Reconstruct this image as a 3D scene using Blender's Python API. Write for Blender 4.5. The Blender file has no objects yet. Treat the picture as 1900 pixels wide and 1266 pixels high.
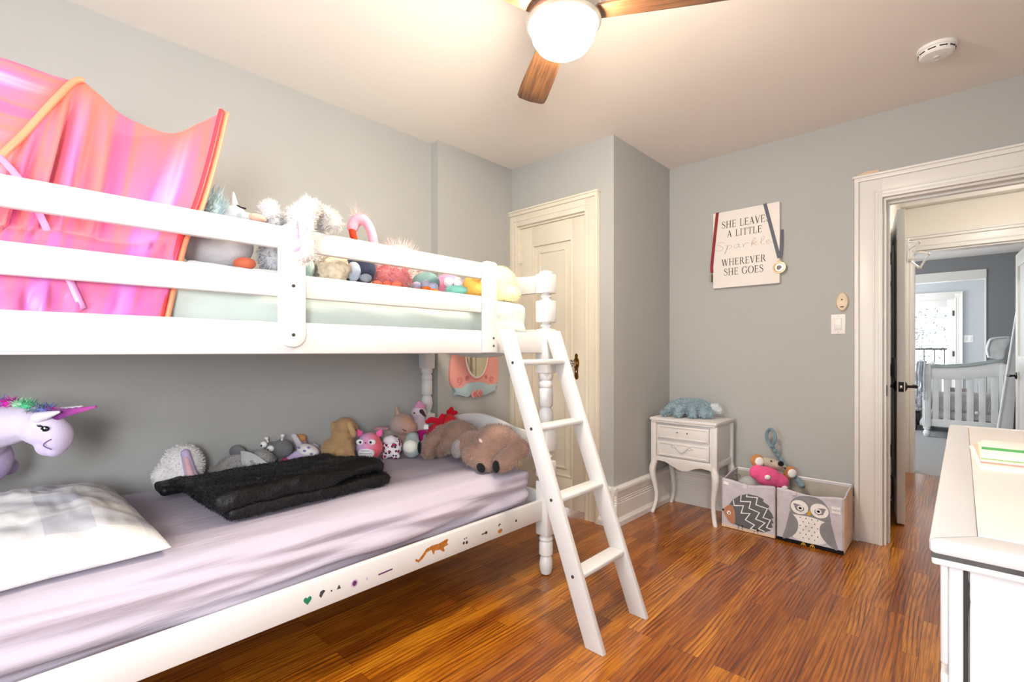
import bpy, bmesh, math, random
import numpy as np
from mathutils import Vector, Matrix, Euler, noise as mnoise
random.seed(7)
PI = math.pi
S = bpy.context.scene
COL = S.collection

# ------------------------------------------------------------------ camera, world, light, exposure
cam_d = bpy.data.cameras.new('camera')
cam = bpy.data.objects.new('camera', cam_d)
COL.objects.link(cam)
cam_d.sensor_width = 36.0
cam_d.lens = 36.0 * 900 / 1900
cam_d.shift_y = (653 - 633) / 1900
cam_d.clip_start = 0.02
cam.location = (0, 0, 1.08)
A = math.atan2(835, 900)
cam.rotation_euler = (PI / 2, 0, A)
S.camera = cam
S.view_settings.view_transform = 'Standard'
S.view_settings.look = 'None'
S.view_settings.gamma = 1
S.view_settings.use_curve_mapping = False
S.view_settings.exposure = 0.22

w = bpy.data.worlds.new('sky')
S.world = w
w.use_nodes = True
bg = w.node_tree.nodes['Background']
bg.inputs[0].default_value = (0.93, 0.97, 1.0, 1)
bg.inputs[1].default_value = 2.6


def area(name, loc, target, sx, sy, power, color):
    d = bpy.data.lights.new(name, 'AREA')
    d.shape = 'RECTANGLE'
    d.size, d.size_y = sx, sy
    d.energy = power
    d.color = color
    o = bpy.data.objects.new(name, d)
    COL.objects.link(o)
    o.location = loc
    o.rotation_euler = (Vector(target) - Vector(loc)).to_track_quat('-Z', 'Y').to_euler()
    return o


area('side_window_daylight', (0.6, -0.65, 1.25), (-3, -0.5, 1.12), 0.42, 0.55, 40, (0.95, 0.97, 1.0))
area('window_daylight', (-0.95, -1.02, 1.35), (-0.5, 3, 1.25), 1.0, 1.1, 26, (0.93, 0.96, 1.0))
area('far_room_fill', (-2.7, 8.0, 1.6), (0, 8.0, 1.0), 1.6, 1.4, 55, (0.93, 0.97, 1.0))  # added fill light; no window is built on this side of the bedroom
area('sunroom_fill', (-2.3, 10.4, 1.6), (0, 10.4, 1.2), 1.4, 1.5, 75, (0.92, 0.97, 1.0))  # added light inside the sunroom to brighten it, in place of unseen side windows


def lin(h):
    h = h.lstrip('#')
    return tuple(((c / 12.92) if c <= 0.04045 else ((c + 0.055) / 1.055) ** 2.4)
                 for c in (int(h[i:i + 2], 16) / 255 for i in (0, 2, 4))) + (1.0,)


# ------------------------------------------------------------------ materials
class NT:
    def __init__(s, name):
        s.m = bpy.data.materials.new(name)
        s.m.use_nodes = True
        s.t = s.m.node_tree
        s.b = s.t.nodes['Principled BSDF']

    def n(s, kind, **kw):
        nd = s.t.nodes.new('ShaderNode' + kind)
        for k, v in kw.items():
            if k.startswith('i_'):
                nd.inputs[k[2:].replace('_', ' ')].default_value = v
            else:
                setattr(nd, k, v)
        return nd

    def l(s, a, b):
        s.t.links.new(a, b)

    def ramp(s, fac, stops, interp='LINEAR'):
        r = s.n('ValToRGB')
        r.color_ramp.interpolation = interp
        els = r.color_ramp.elements
        while len(els) < len(stops):
            els.new(0.5)
        for e, (p, c) in zip(els, stops):
            e.position = p
            e.color = lin(c) if isinstance(c, str) else c
        s.l(fac, r.inputs[0])
        return r.outputs[0]

    def mix(s, fac, a, b, mode='MIX'):
        m = s.n('Mix', data_type='RGBA', blend_type=mode)
        for sock, v in ((m.inputs[0], fac), (m.inputs[6], a), (m.inputs[7], b)):
            if hasattr(v, 'is_linked'):
                s.l(v, sock)
            else:
                sock.default_value = lin(v) if isinstance(v, str) else v
        return m.outputs[2]

    def bump(s, h, strength=0.3, dist=0.01):
        b = s.n('Bump')
        b.inputs['Strength'].default_value = strength
        b.inputs['Distance'].default_value = dist
        s.l(h, b.inputs['Height'])
        s.l(b.outputs[0], s.b.inputs['Normal'])

    def coords(s, kind='Object', scale=(1, 1, 1), rot=(0, 0, 0)):
        tc = s.n('TexCoord')
        mp = s.n('Mapping')
        mp.inputs['Scale'].default_value = scale
        mp.inputs['Rotation'].default_value = rot
        s.l(tc.outputs[kind], mp.inputs[0])
        return mp.outputs[0]

    def noise(s, vec, scale=5, detail=2, rough=0.5, dist=0.0):
        nd = s.n('TexNoise')
        nd.inputs['Scale'].default_value = scale
        nd.inputs['Detail'].default_value = detail
        nd.inputs['Roughness'].default_value = rough
        nd.inputs['Distortion'].default_value = dist
        s.l(vec, nd.inputs['Vector'])
        return nd.outputs[0]


MATS = {}


def plain(name, color, rough=0.5, metal=0.0, var=0.06, vscale=6, bump=0.0, bscale=80, coat=0.0, spec=0.5, sheen=0.0):
    """plain colour with a faint uneven tone and an optional fine relief"""
    if name in MATS:
        return MATS[name]
    t = NT(name)
    v = t.coords('Object')
    c = lin(color) if isinstance(color, str) else color
    n = t.noise(v, vscale, 3)
    lo = tuple(x * (1 - var) for x in c[:3]) + (1,)
    hi = tuple(min(1, x * (1 + var)) for x in c[:3]) + (1,)
    t.l(t.ramp(n, [(0.3, lo), (0.7, hi)]), t.b.inputs['Base Color'])
    t.b.inputs['Roughness'].default_value = rough
    t.b.inputs['Metallic'].default_value = metal
    t.b.inputs['Coat Weight'].default_value = coat
    t.b.inputs['Specular IOR Level'].default_value = spec
    if sheen:
        t.b.inputs['Sheen Weight'].default_value = sheen
    if bump:
        t.bump(t.noise(v, bscale, 3), bump, 0.004)
    MATS[name] = t.m
    return t.m


def cloth(name, color, bump=0.4, bscale=140, var=0.1):
    return plain(name, color, rough=0.95, var=var, vscale=14, bump=bump, bscale=bscale, spec=0.1, sheen=0.15)


def wood_floor():
    t = NT('oak_strip_floor')
    g = t.n('NewGeometry')
    sep = t.n('SeparateXYZ')
    t.l(g.outputs['Position'], sep.inputs[0])
    comb = t.n('CombineXYZ')
    t.l(sep.outputs[1], comb.inputs[0])
    t.l(sep.outputs[0], comb.inputs[1])
    br = t.n('TexBrick')
    br.offset = 0.37
    br.offset_frequency = 3
    br.inputs['Scale'].default_value = 1
    br.inputs['Mortar Size'].default_value = 0.0007
    br.inputs['Mortar Smooth'].default_value = 0.2
    br.inputs['Bias'].default_value = 0
    br.inputs['Brick Width'].default_value = 0.85
    br.inputs['Row Height'].default_value = 0.057
    br.inputs['Color1'].default_value = (0, 0, 0, 1)
    br.inputs['Color2'].default_value = (1, 1, 1, 1)
    br.inputs['Mortar'].default_value = (0.5, 0.5, 0.5, 1)
    t.l(comb.outputs[0], br.inputs['Vector'])
    # every board gets its own stretch of grain
    off = t.n('VectorMath', operation='MULTIPLY_ADD')
    t.l(br.outputs['Color'], off.inputs[0])
    off.inputs[1].default_value = (7.3, 13.1, 3.7)
    t.l(g.outputs['Position'], off.inputs[2])
    mp = t.n('Mapping')
    mp.inputs['Scale'].default_value = (1, 0.22, 1)
    t.l(off.outputs[0], mp.inputs[0])
    wv = t.n('TexWave', wave_type='BANDS', bands_direction='X', wave_profile='SIN')
    wv.inputs['Scale'].default_value = 19
    wv.inputs['Distortion'].default_value = 24
    wv.inputs['Detail'].default_value = 1.5
    wv.inputs['Detail Scale'].default_value = 0.22
    wv.inputs['Detail Roughness'].default_value = 0.5
    t.l(mp.outputs[0], wv.inputs['Vector'])
    mp2 = t.n('Mapping')
    mp2.inputs['Scale'].default_value = (1, 0.03, 1)
    t.l(off.outputs[0], mp2.inputs[0])
    fine = t.noise(mp2.outputs[0], 260, 3, 0.6)
    mp3 = t.n('Mapping')
    mp3.inputs['Scale'].default_value = (1, 0.12, 1)
    t.l(off.outputs[0], mp3.inputs[0])
    broad = t.noise(mp3.outputs[0], 14, 2, 0.5)
    base = t.ramp(broad, [(0.3, '#ac6812'), (0.5, '#c4801a'), (0.7, '#d49428')])
    lines = t.ramp(wv.outputs[0], [(0.0, '#ffffff'), (0.5, '#f6ead8'), (0.8, '#b48c68'), (0.95, '#7c5434'), (1.0, '#6c462a')])
    mp4 = t.n('Mapping')
    mp4.inputs['Scale'].default_value = (1, 0.25, 1)
    t.l(off.outputs[0], mp4.inputs[0])
    fade = t.ramp(t.noise(mp4.outputs[0], 9, 2, 0.5), [(0.35, (0.12, 0.12, 0.12, 1)), (0.65, (0.85, 0.85, 0.85, 1))])
    grain = t.mix(fade, base, lines, 'MULTIPLY')
    tint = t.ramp(br.outputs['Color'], [(0.0, '#b88e70'), (0.5, '#e6ccb0'), (1.0, '#fff6e6')])
    c = t.mix(0.85, grain, tint, 'MULTIPLY')
    pores = t.ramp(fine, [(0.36, '#a88c78'), (0.55, '#ffffff')])
    c = t.mix(0.8, c, pores, 'MULTIPLY')
    seam = t.ramp(br.outputs['Fac'], [(0.0, '#ffffff'), (1.0, '#3a1c0c')])
    c = t.mix(1.0, c, seam, 'MULTIPLY')
    t.l(c, t.b.inputs['Base Color'])
    t.b.inputs['Roughness'].default_value = 0.3
    t.b.inputs['Coat Weight'].default_value = 0.35
    t.b.inputs['Coat Roughness'].default_value = 0.14
    t.bump(wv.outputs[0], 0.05, 0.002)
    return t.m


def blade_wood():
    t = NT('walnut_blade_wood')
    v = t.coords('Object', (1.2, 26, 1))
    n = t.noise(v, 3, 5, 0.6, 0.6)
    t.l(t.ramp(n, [(0.3, '#4a3020'), (0.5, '#7c5436'), (0.72, '#9c7048')]), t.b.inputs['Base Color'])
    t.b.inputs['Roughness'].default_value = 0.4
    return t.m


def gingham():
    t = NT('grey_white_gingham')
    v = t.coords('Object')
    sep = t.n('SeparateXYZ')
    t.l(v, sep.inputs[0])
    outs = []
    for k in (0, 1):
        a = t.n('Math', operation='MULTIPLY')
        t.l(sep.outputs[k], a.inputs[0])
        a.inputs[1].default_value = 2 * PI / 0.2
        b = t.n('Math', operation='SINE')
        t.l(a.outputs[0], b.inputs[0])
        c = t.n('Math', operation='GREATER_THAN')
        t.l(b.outputs[0], c.inputs[0])
        c.inputs[1].default_value = 0
        outs.append(c.outputs[0])
    ad = t.n('Math', operation='ADD')
    t.l(outs[0], ad.inputs[0])
    t.l(outs[1], ad.inputs[1])
    hf = t.n('Math', operation='MULTIPLY')
    t.l(ad.outputs[0], hf.inputs[0])
    hf.inputs[1].default_value = 0.5
    t.l(t.ramp(hf.outputs[0], [(0.0, '#e2e1de'), (0.5, '#d4d3d5'), (1.0, '#c0c0c7')]), t.b.inputs['Base Color'])
    t.b.inputs['Roughness'].default_value = 0.9
    t.b.inputs['Specular IOR Level'].default_value = 0.15
    t.bump(t.noise(v, 30, 4), 0.25, 0.01)
    return t.m


def tent_fabric():
    t = NT('iridescent_tent_fabric')
    tc = t.n('TexCoord')
    mp = t.n('Mapping')
    mp.inputs['Scale'].default_value = (6.5, 0.5, 1)
    t.l(tc.outputs['UV'], mp.inputs[0])
    n = t.noise(mp.outputs[0], 1.0, 2, 0.5, 0.3)
    col = t.ramp(n, [(0.3, '#d84a88'), (0.42, '#dc64a0'), (0.5, '#e07a78'), (0.57, '#d070bc'), (0.66, '#ccb4ea'), (0.76, '#d870ac')])
    sep = t.n('SeparateXYZ')
    t.l(tc.outputs['UV'], sep.inputs[0])
    top = t.ramp(sep.outputs[1], [(0.0, (1, 1, 1, 1)), (0.42, (0, 0, 0, 1))])
    low = t.ramp(n, [(0.35, (0.25, 0.25, 0.25, 1)), (0.6, (1, 1, 1, 1))])
    f = t.mix(1.0, top, low, 'MULTIPLY')
    col = t.mix(f, col, '#ee7458')
    bot = t.ramp(sep.outputs[1], [(0.6, (0, 0, 0, 1)), (0.95, (0.5, 0.5, 0.5, 1))])
    col = t.mix(bot, col, '#c85cb0')
    t.l(col, t.b.inputs['Base Color'])
    t.b.inputs['Roughness'].default_value = 0.32
    t.b.inputs['Sheen Weight'].default_value = 0.2
    return t.m


def two_tone(name, a, b, axis=0, lo=-0.05, hi=0.05, mid=None):
    t = NT(name)
    v = t.coords('Object')
    sep = t.n('SeparateXYZ')
    t.l(v, sep.inputs[0])
    nz = t.noise(v, 18, 2)
    mr = t.n('MapRange')
    mr.inputs[1].default_value = lo
    mr.inputs[2].default_value = hi
    t.l(sep.outputs[axis], mr.inputs[0])
    ad = t.n('Math', operation='MULTIPLY_ADD')
    t.l(nz, ad.inputs[0])
    ad.inputs[1].default_value = 0.5
    sb = t.n('Math', operation='SUBTRACT')
    t.l(mr.outputs[0], sb.inputs[0])
    sb.inputs[1].default_value = 0.25
    t.l(sb.outputs[0], ad.inputs[2])
    stops = [(0.1, a), (0.9, b)] if mid is None else [(0.1, a), (0.5, mid), (0.9, b)]
    t.l(t.ramp(ad.outputs[0], stops), t.b.inputs['Base Color'])
    t.b.inputs['Roughness'].default_value = 0.9
    t.b.inputs['Sheen Weight'].default_value = 0.2
    t.bump(t.noise(v, 160, 2), 0.3, 0.003)
    return t.m


def leopard():
    t = NT('leopard_print_plush')
    v = t.coords('Object')
    vo = t.n('TexVoronoi', feature='F1')
    vo.inputs['Scale'].default_value = 52
    t.l(v, vo.inputs['Vector'])
    t.l(t.ramp(vo.outputs['Distance'], [(0.0, '#c02a72'), (0.26, '#c02a72'), (0.3, '#2a1826'), (0.4, '#2a1826'), (0.46, '#efe6ec'), (1.0, '#f4eef2')]), t.b.inputs['Base Color'])
    t.b.inputs['Roughness'].default_value = 0.9
    return t.m


def glow(name, color, strength):
    t = NT(name)
    t.b.inputs['Base Color'].default_value = (0.9, 0.9, 0.88, 1)
    t.b.inputs['Emission Color'].default_value = color
    t.b.inputs['Emission Strength'].default_value = strength
    return t.m


def pane_glass():
    t = NT('clear_glass')
    tr = t.n('BsdfTransparent')
    tr.inputs[0].default_value = (0.96, 0.98, 0.98, 1)
    gl = t.n('BsdfGlossy')
    gl.inputs['Roughness'].default_value = 0.02
    mx = t.n('MixShader')
    fr = t.n('Fresnel')
    t.l(fr.outputs[0], mx.inputs[0])
    t.l(tr.outputs[0], mx.inputs[1])
    t.l(gl.outputs[0], mx.inputs[2])
    t.l(mx.outputs[0], t.t.nodes['Material Output'].inputs[0])
    return t.m


def crystal():
    t = NT('cut_glass')
    t.b.inputs['Transmission Weight'].default_value = 1
    t.b.inputs['Roughness'].default_value = 0.03
    t.b.inputs['Base Color'].default_value = (0.9, 0.9, 0.92, 1)
    return t.m


def foliage_mat():
    t = NT('pale_leaves')
    v = t.coords('Object')
    t.l(t.ramp(t.noise(v, 3, 3), [(0.35, '#6a7268'), (0.65, '#a4aca0')]), t.b.inputs['Base Color'])
    return t.m


def sheet_mat(name, color):
    t = NT(name)
    t.b.inputs['Base Color'].default_value = lin(color)
    t.b.inputs['Roughness'].default_value = 0.9
    t.b.inputs['Specular IOR Level'].default_value = 0.15
    v = t.coords('Object', (9, 1.6, 14), (0, 0, 0.12))
    a = t.noise(v, 3.2, 4, 0.55, 0.8)
    t.bump(a, 0.22, 0.02)
    return t.m


M = dict(
    wall=plain('grey_wall_paint', '#b1b2b0', 0.75, var=0.015, vscale=2, bump=0.04, bscale=220),
    wall_dark=plain('dark_grey_shaded_wall', '#848587', 0.8, var=0.015, vscale=2),  # dark grey, with the unlit partition's shade put into the colour
    wall_pale=plain('pale_grey_wall_paint', '#b4b8bc', 0.8, var=0.015, vscale=2),
    cream=plain('cream_wall_paint', '#e9e4da', 0.8, var=0.02, vscale=2),
    ceil=plain('white_ceiling_paint', '#efe8e1', 0.85, var=0.01, vscale=1.5),
    trim=plain('white_trim_paint', '#e4e2de', 0.35, var=0.015, vscale=4),
    old_trim=plain('ivory_trim_paint', '#e3dccb', 0.4, var=0.03, vscale=5),
    bed=plain('white_bed_paint', '#d6d6d5', 0.35, var=0.01, vscale=4),
    worn=plain('worn_white_paint', '#dedcda', 0.45, var=0.03, vscale=9, bump=0.06, bscale=40),
    dresser=plain('dresser_paint', '#c9c8c9', 0.45, var=0.03, vscale=9, bump=0.06, bscale=40),
    creamtop=plain('worn_cream_top', '#d4cec8', 0.4, var=0.05, vscale=5),
    floor=wood_floor(), blade=blade_wood(),
    carpet=plain('grey_carpet', '#a5a6a8', 0.98, var=0.05, vscale=30, bump=0.3, bscale=200, spec=0.05),
    black=plain('black_plastic', '#141414', 0.35, var=0.1),
    black_metal=plain('black_metal', '#1a1918', 0.4, 0.6, var=0.1),
    seam=plain('dark_scuffed_edge', '#4a4846', 0.8, var=0.3, vscale=30),
    brass=plain('aged_brass', '#7a5218', 0.4, 0.85, var=0.3, vscale=40),
    chrome=plain('brushed_nickel', '#c9c6bf', 0.28, 0.9, var=0.04),
    bolt=plain('steel_bolt', '#5a5654', 0.4, 0.7),
    sheet=sheet_mat('lavender_sheet', '#b9b1bf'),
    mint=plain('mint_sheet', '#cfdbd5', 0.9, var=0.03, vscale=5, bump=0.15, bscale=60, spec=0.15),
    white_sheet=plain('white_sheet', '#e4e8ea', 0.9, var=0.03, vscale=5, spec=0.15),
    gingham=gingham(), tent=tent_fabric(), glass=pane_glass(), crystal=crystal(), leaf=foliage_mat(),
    tent_red=plain('red_tent_tape', '#f0404c', 0.4), tent_orange=plain('orange_tent_tape', '#ff9a74', 0.4),
    fur_black=plain('black_faux_fur', '#050507', 0.55, var=0.6, vscale=9, bump=0.8, bscale=70, sheen=0.0, spec=0.4),
    lamp=glow('lit_lamp_glass', (1.0, 0.855, 0.69, 1), 195.0),
    canvas=plain('sign_canvas', '#efe9e3', 0.8, var=0.02), ink=plain('black_ink', '#33312f', 0.8, var=0.3, vscale=60),
    glitter=plain('faded_glitter', '#d6c2bd', 0.35, var=0.15, vscale=120),
    red_ribbon=plain('crimson_ribbon', '#8a1424', 0.6), grey_ribbon=plain('slate_ribbon', '#5b6170', 0.6),
    gold=plain('gold_medal', '#d8b48c', 0.35, 0.7), mirror=plain('mirror_glass', '#cfcbb8', 0.05, 0.95, var=0.01),
    bin=cloth('lilac_grey_canvas', '#c9c5ce'), bin_in=cloth('taupe_lining', '#b9b2a8'), peach=cloth('peach_canvas', '#e0c4aa'),
    charcoal=cloth('charcoal_felt', '#66686c'), midgrey=cloth('grey_felt', '#8d8d92'), felt_white=cloth('white_felt', '#f1f0ee'),
    felt_black=cloth('black_felt', '#1c1c1e'), felt_tan=cloth('terracotta_felt', '#b98566'), gold_felt=cloth('gold_felt', '#d9a63c'),
    pink_paint=plain('coral_pink_paint', '#e29c92', 0.45, var=0.06), pink_dark=plain('dark_pink_paint', '#c46f70', 0.5),
    blue_paint=plain('dusty_blue_paint', '#a9bfc6', 0.5), ivory=plain('ivory_plastic', '#e0cdb4', 0.5),
    white_plastic=plain('white_plastic', '#ecebe8', 0.4), oakchip=plain('raw_wood', '#d8bfa2', 0.7),
    slot=plain('dark_slot', '#2b2a29', 0.7),
)


def P(name, col):
    return cloth('plush_' + name, col)


# ------------------------------------------------------------------ mesh building
class MB:
    count = 0

    def __init__(s):
        s.bm = bmesh.new()

    def add(s, other):
        me = bpy.data.meshes.new('tmp')
        other.to_mesh(me)
        other.free()
        s.bm.from_mesh(me)
        bpy.data.meshes.remove(me)
        return s

    def box(s, x0, x1, y0, y1, z0, z1, bev=0.0, seg=2, mat=None):
        b = bmesh.new()
        MB.count += 1
        g = (MB.count % 9) * 0.00011       # keeps neighbouring faces from lying exactly on each other
        x0, x1, y0, y1, z0, z1 = min(x0, x1) - g, max(x0, x1) + g, min(y0, y1) - g, max(y0, y1) + g, min(z0, z1) - g * (z0 > 0.02), max(z0, z1) + g
        bmesh.ops.create_cube(b, size=1)
        bmesh.ops.transform(b, verts=b.verts, matrix=Matrix.Translation(((x0 + x1) / 2, (y0 + y1) / 2, (z0 + z1) / 2)) @ Matrix.Diagonal((abs(x1 - x0), abs(y1 - y0), abs(z1 - z0), 1)))
        if bev:
            bmesh.ops.bevel(b, geom=b.edges[:], offset=bev, segments=seg, affect='EDGES', profile=0.5)
        if mat is not None:
            bmesh.ops.transform(b, verts=b.verts, matrix=mat)
        return s.add(b)

    def prism(s, poly, a, b_, plane='xz', bev=0.0, mat=None):
        """polygon in a plane, drawn out along the third axis from a to b_"""
        f = {'xz': lambda u, v, t: (u, t, v), 'yz': lambda u, v, t: (t, u, v), 'xy': lambda u, v, t: (u, v, t)}[plane]
        b = bmesh.new()
        lo = [b.verts.new(f(u, v, a)) for u, v in poly]
        hi = [b.verts.new(f(u, v, b_)) for u, v in poly]
        b.faces.new(lo)
        b.faces.new(list(reversed(hi)))
        n = len(poly)
        for i in range(n):
            b.faces.new((lo[i], hi[i], hi[(i + 1) % n], lo[(i + 1) % n]))
        bmesh.ops.recalc_face_normals(b, faces=b.faces)
        if bev:
            bmesh.ops.bevel(b, geom=b.edges[:], offset=bev, segments=2, affect='EDGES', profile=0.5)
        bmesh.ops.triangulate(b, faces=[fc for fc in b.faces if len(fc.verts) > 4])
        if mat is not None:
            bmesh.ops.transform(b, verts=b.verts, matrix=mat)
        return s.add(b)

    def lathe(s, prof, seg=28, mat=None, close=True):
        """profile of (radius, height) turned about z"""
        b = bmesh.new()
        rings = []
        for r, z in prof:
            rings.append([b.verts.new((r * math.cos(2 * PI * i / seg), r * math.sin(2 * PI * i / seg), z)) for i in range(seg)])
        for p, q in zip(rings, rings[1:]):
            for i in range(seg):
                b.faces.new((p[i], p[(i + 1) % seg], q[(i + 1) % seg], q[i]))
        if close:
            b.faces.new(list(reversed(rings[0])))
            b.faces.new(rings[-1])
        bmesh.ops.recalc_face_normals(b, faces=b.faces)
        if mat is not None:
            bmesh.ops.transform(b, verts=b.verts, matrix=mat)
        return s.add(b)

    def tube(s, pts, r, seg=10, sq=False):
        pts = [Vector(p) for p in pts]
        rs = r if isinstance(r, (list, tuple)) else [r] * len(pts)
        b = bmesh.new()
        rings = []
        up = None
        for i, p in enumerate(pts):
            d = (pts[min(i + 1, len(pts) - 1)] - pts[max(i - 1, 0)]).normalized()
            if up is None:
                up = d.orthogonal().normalized()
            else:
                up = (up - d * up.dot(d)).normalized()
            q = d.cross(up)
            rings.append([b.verts.new(p + rs[i] * (math.cos(2 * PI * k / seg) * up + math.sin(2 * PI * k / seg) * q)) for k in range(seg)])
        for a_, c in zip(rings, rings[1:]):
            for k in range(seg):
                b.faces.new((a_[k], a_[(k + 1) % seg], c[(k + 1) % seg], c[k]))
        b.faces.new(list(reversed(rings[0])))
        b.faces.new(rings[-1])
        bmesh.ops.recalc_face_normals(b, faces=b.faces)
        return s.add(b)

    def ball(s, c, r, rot=(0, 0, 0), sub=3):
        b = bmesh.new()
        bmesh.ops.create_icosphere(b, subdivisions=sub, radius=1)
        r = r if isinstance(r, (tuple, list)) else (r, r, r)
        bmesh.ops.transform(b, verts=b.verts, matrix=Matrix.Translation(c) @ Euler(rot).to_matrix().to_4x4() @ Matrix.Diagonal((*r, 1)))
        return s.add(b)

    def grid(s, f, nu, nv, uv=False):
        """surface f(u, v), 0..1"""
        b = bmesh.new()
        vs = [[b.verts.new(f(i / nu, j / nv)) for j in range(nv + 1)] for i in range(nu + 1)]
        lay = b.loops.layers.uv.new('UVMap') if uv else None
        for i in range(nu):
            for j in range(nv):
                fc = b.faces.new((vs[i][j], vs[i + 1][j], vs[i + 1][j + 1], vs[i][j + 1]))
                if uv:
                    for lp, (a_, c) in zip(fc.loops, ((i, j), (i + 1, j), (i + 1, j + 1), (i, j + 1))):
                        lp[lay].uv = (a_ / nu, c / nv)
        return s.add(b)

    def soft(s, x0, x1, y0, y1, z0, z1, r, n, disp=None):
        """rounded cushion-like block with n cuts per axis and an optional relief"""
        b = bmesh.new()
        nx, ny, nz = n
        seen = {}
        lo, hi = Vector((x0, y0, z0)), Vector((x1, y1, z1))
        cs = [[lo[k] + (hi[k] - lo[k]) * i / n[k] for i in range(n[k] + 1)] for k in range(3)]

        def vert(i, j, k):
            key = (i, j, k)
            if key not in seen:
                p = Vector((cs[0][i], cs[1][j], cs[2][k]))
                q = Vector([min(max(p[a_], lo[a_] + r), hi[a_] - r) for a_ in range(3)])
                d = p - q
                nn = d.normalized() if d.length > 1e-9 else Vector((0, 0, 1))
                p2 = q + nn * r if d.length > 1e-9 else p
                if disp:
                    p2 = p2 + nn * disp(p2, nn)
                seen[key] = b.verts.new(p2)
            return seen[key]
        for i in range(nx):
            for j in range(ny):
                for k in (0, nz):
                    b.faces.new((vert(i, j, k), vert(i + 1, j, k), vert(i + 1, j + 1, k), vert(i, j + 1, k)))
        for i in range(nx):
            for k in range(nz):
                for j in (0, ny):
                    b.faces.new((vert(i, j, k), vert(i + 1, j, k), vert(i + 1, j, k + 1), vert(i, j, k + 1)))
        for j in range(ny):
            for k in range(nz):
                for i in (0, nx):
                    b.faces.new((vert(i, j, k), vert(i, j + 1, k), vert(i, j + 1, k + 1), vert(i, j, k + 1)))
        bmesh.ops.recalc_face_normals(b, faces=b.faces)
        return s.add(b)

    def build(s, name, mat, parent=None, smooth=True, angle=35, sub=0, solid=0.0):
        me = bpy.data.meshes.new(name)
        s.bm.to_mesh(me)
        s.bm.free()
        me.materials.append(mat)
        if smooth:
            me.polygons.foreach_set('use_smooth', [True] * len(me.polygons))
            if angle < 180:
                me.set_sharp_from_angle(angle=math.radians(angle))
        o = bpy.data.objects.new(name, me)
        COL.objects.link(o)
        if parent is not None:
            o.parent = parent
        if solid:
            md = o.modifiers.new('thickness', 'SOLIDIFY')
            md.thickness = solid
            md.offset = 0
        if sub:
            md = o.modifiers.new('subdivision', 'SUBSURF')
            md.levels = md.render_levels = sub
        return o


def tag(o, label, cat, group=None):
    o['label'] = label
    o['category'] = cat
    if group:
        o['group'] = group
    return o


def thing(name, label, cat, loc=(0, 0, 0), rz=0.0, group=None):
    o = bpy.data.objects.new(name, None)
    o.empty_display_size = 0.05
    COL.objects.link(o)
    o.location = loc
    o.rotation_euler = (0, 0, rz)
    return tag(o, label, cat, group)


def struct(o):
    o['kind'] = 'structure'
    return o


def copy_tree(o, parent=None):
    c = o.copy()
    COL.objects.link(c)
    if parent is not None:
        c.parent = parent
    for ch in list(o.children):
        copy_tree(ch, c)
    return c


# soft toys: overlapping lumps melted into one skin
def skin(name, lumps, mat, parent, vox=0.006, smooth=4, lump_noise=0.0):
    mb = MB()
    for l in lumps:
        if l[0] == 'e':
            mb.ball(l[1], l[2], l[3] if len(l) > 3 else (0, 0, 0))
        else:
            p0, p1, r0, r1 = Vector(l[1]), Vector(l[2]), l[3], l[4]
            n = max(4, int((p1 - p0).length / (min(r0, r1) * 0.45)) + 1)
            for i in range(n + 1):
                mb.ball(p0.lerp(p1, i / n), r0 + (r1 - r0) * i / n, sub=2)
    me = bpy.data.meshes.new(name)
    mb.bm.to_mesh(me)
    mb.bm.free()
    o = bpy.data.objects.new(name, me)
    COL.objects.link(o)
    r = o.modifiers.new('melt', 'REMESH')
    r.mode = 'VOXEL'
    r.voxel_size = vox
    sm = o.modifiers.new('smooth', 'SMOOTH')
    sm.factor = 0.5
    sm.iterations = smooth
    dg = bpy.context.evaluated_depsgraph_get()
    m2 = bpy.data.meshes.new_from_object(o.evaluated_get(dg))
    o.modifiers.clear()
    o.data = m2
    bpy.data.meshes.remove(me)
    m2.name = name
    if lump_noise:
        for v in m2.vertices:
            v.co += v.normal * lump_noise * (mnoise.noise(v.co * 70) * 0.6 + mnoise.noise(v.co * 150) * 0.5)
    m2.materials.clear()
    m2.materials.append(mat)
    m2.polygons.foreach_set('use_smooth', [True] * len(m2.polygons))
    if parent is not None:
        o.parent = parent
    return o


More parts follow.
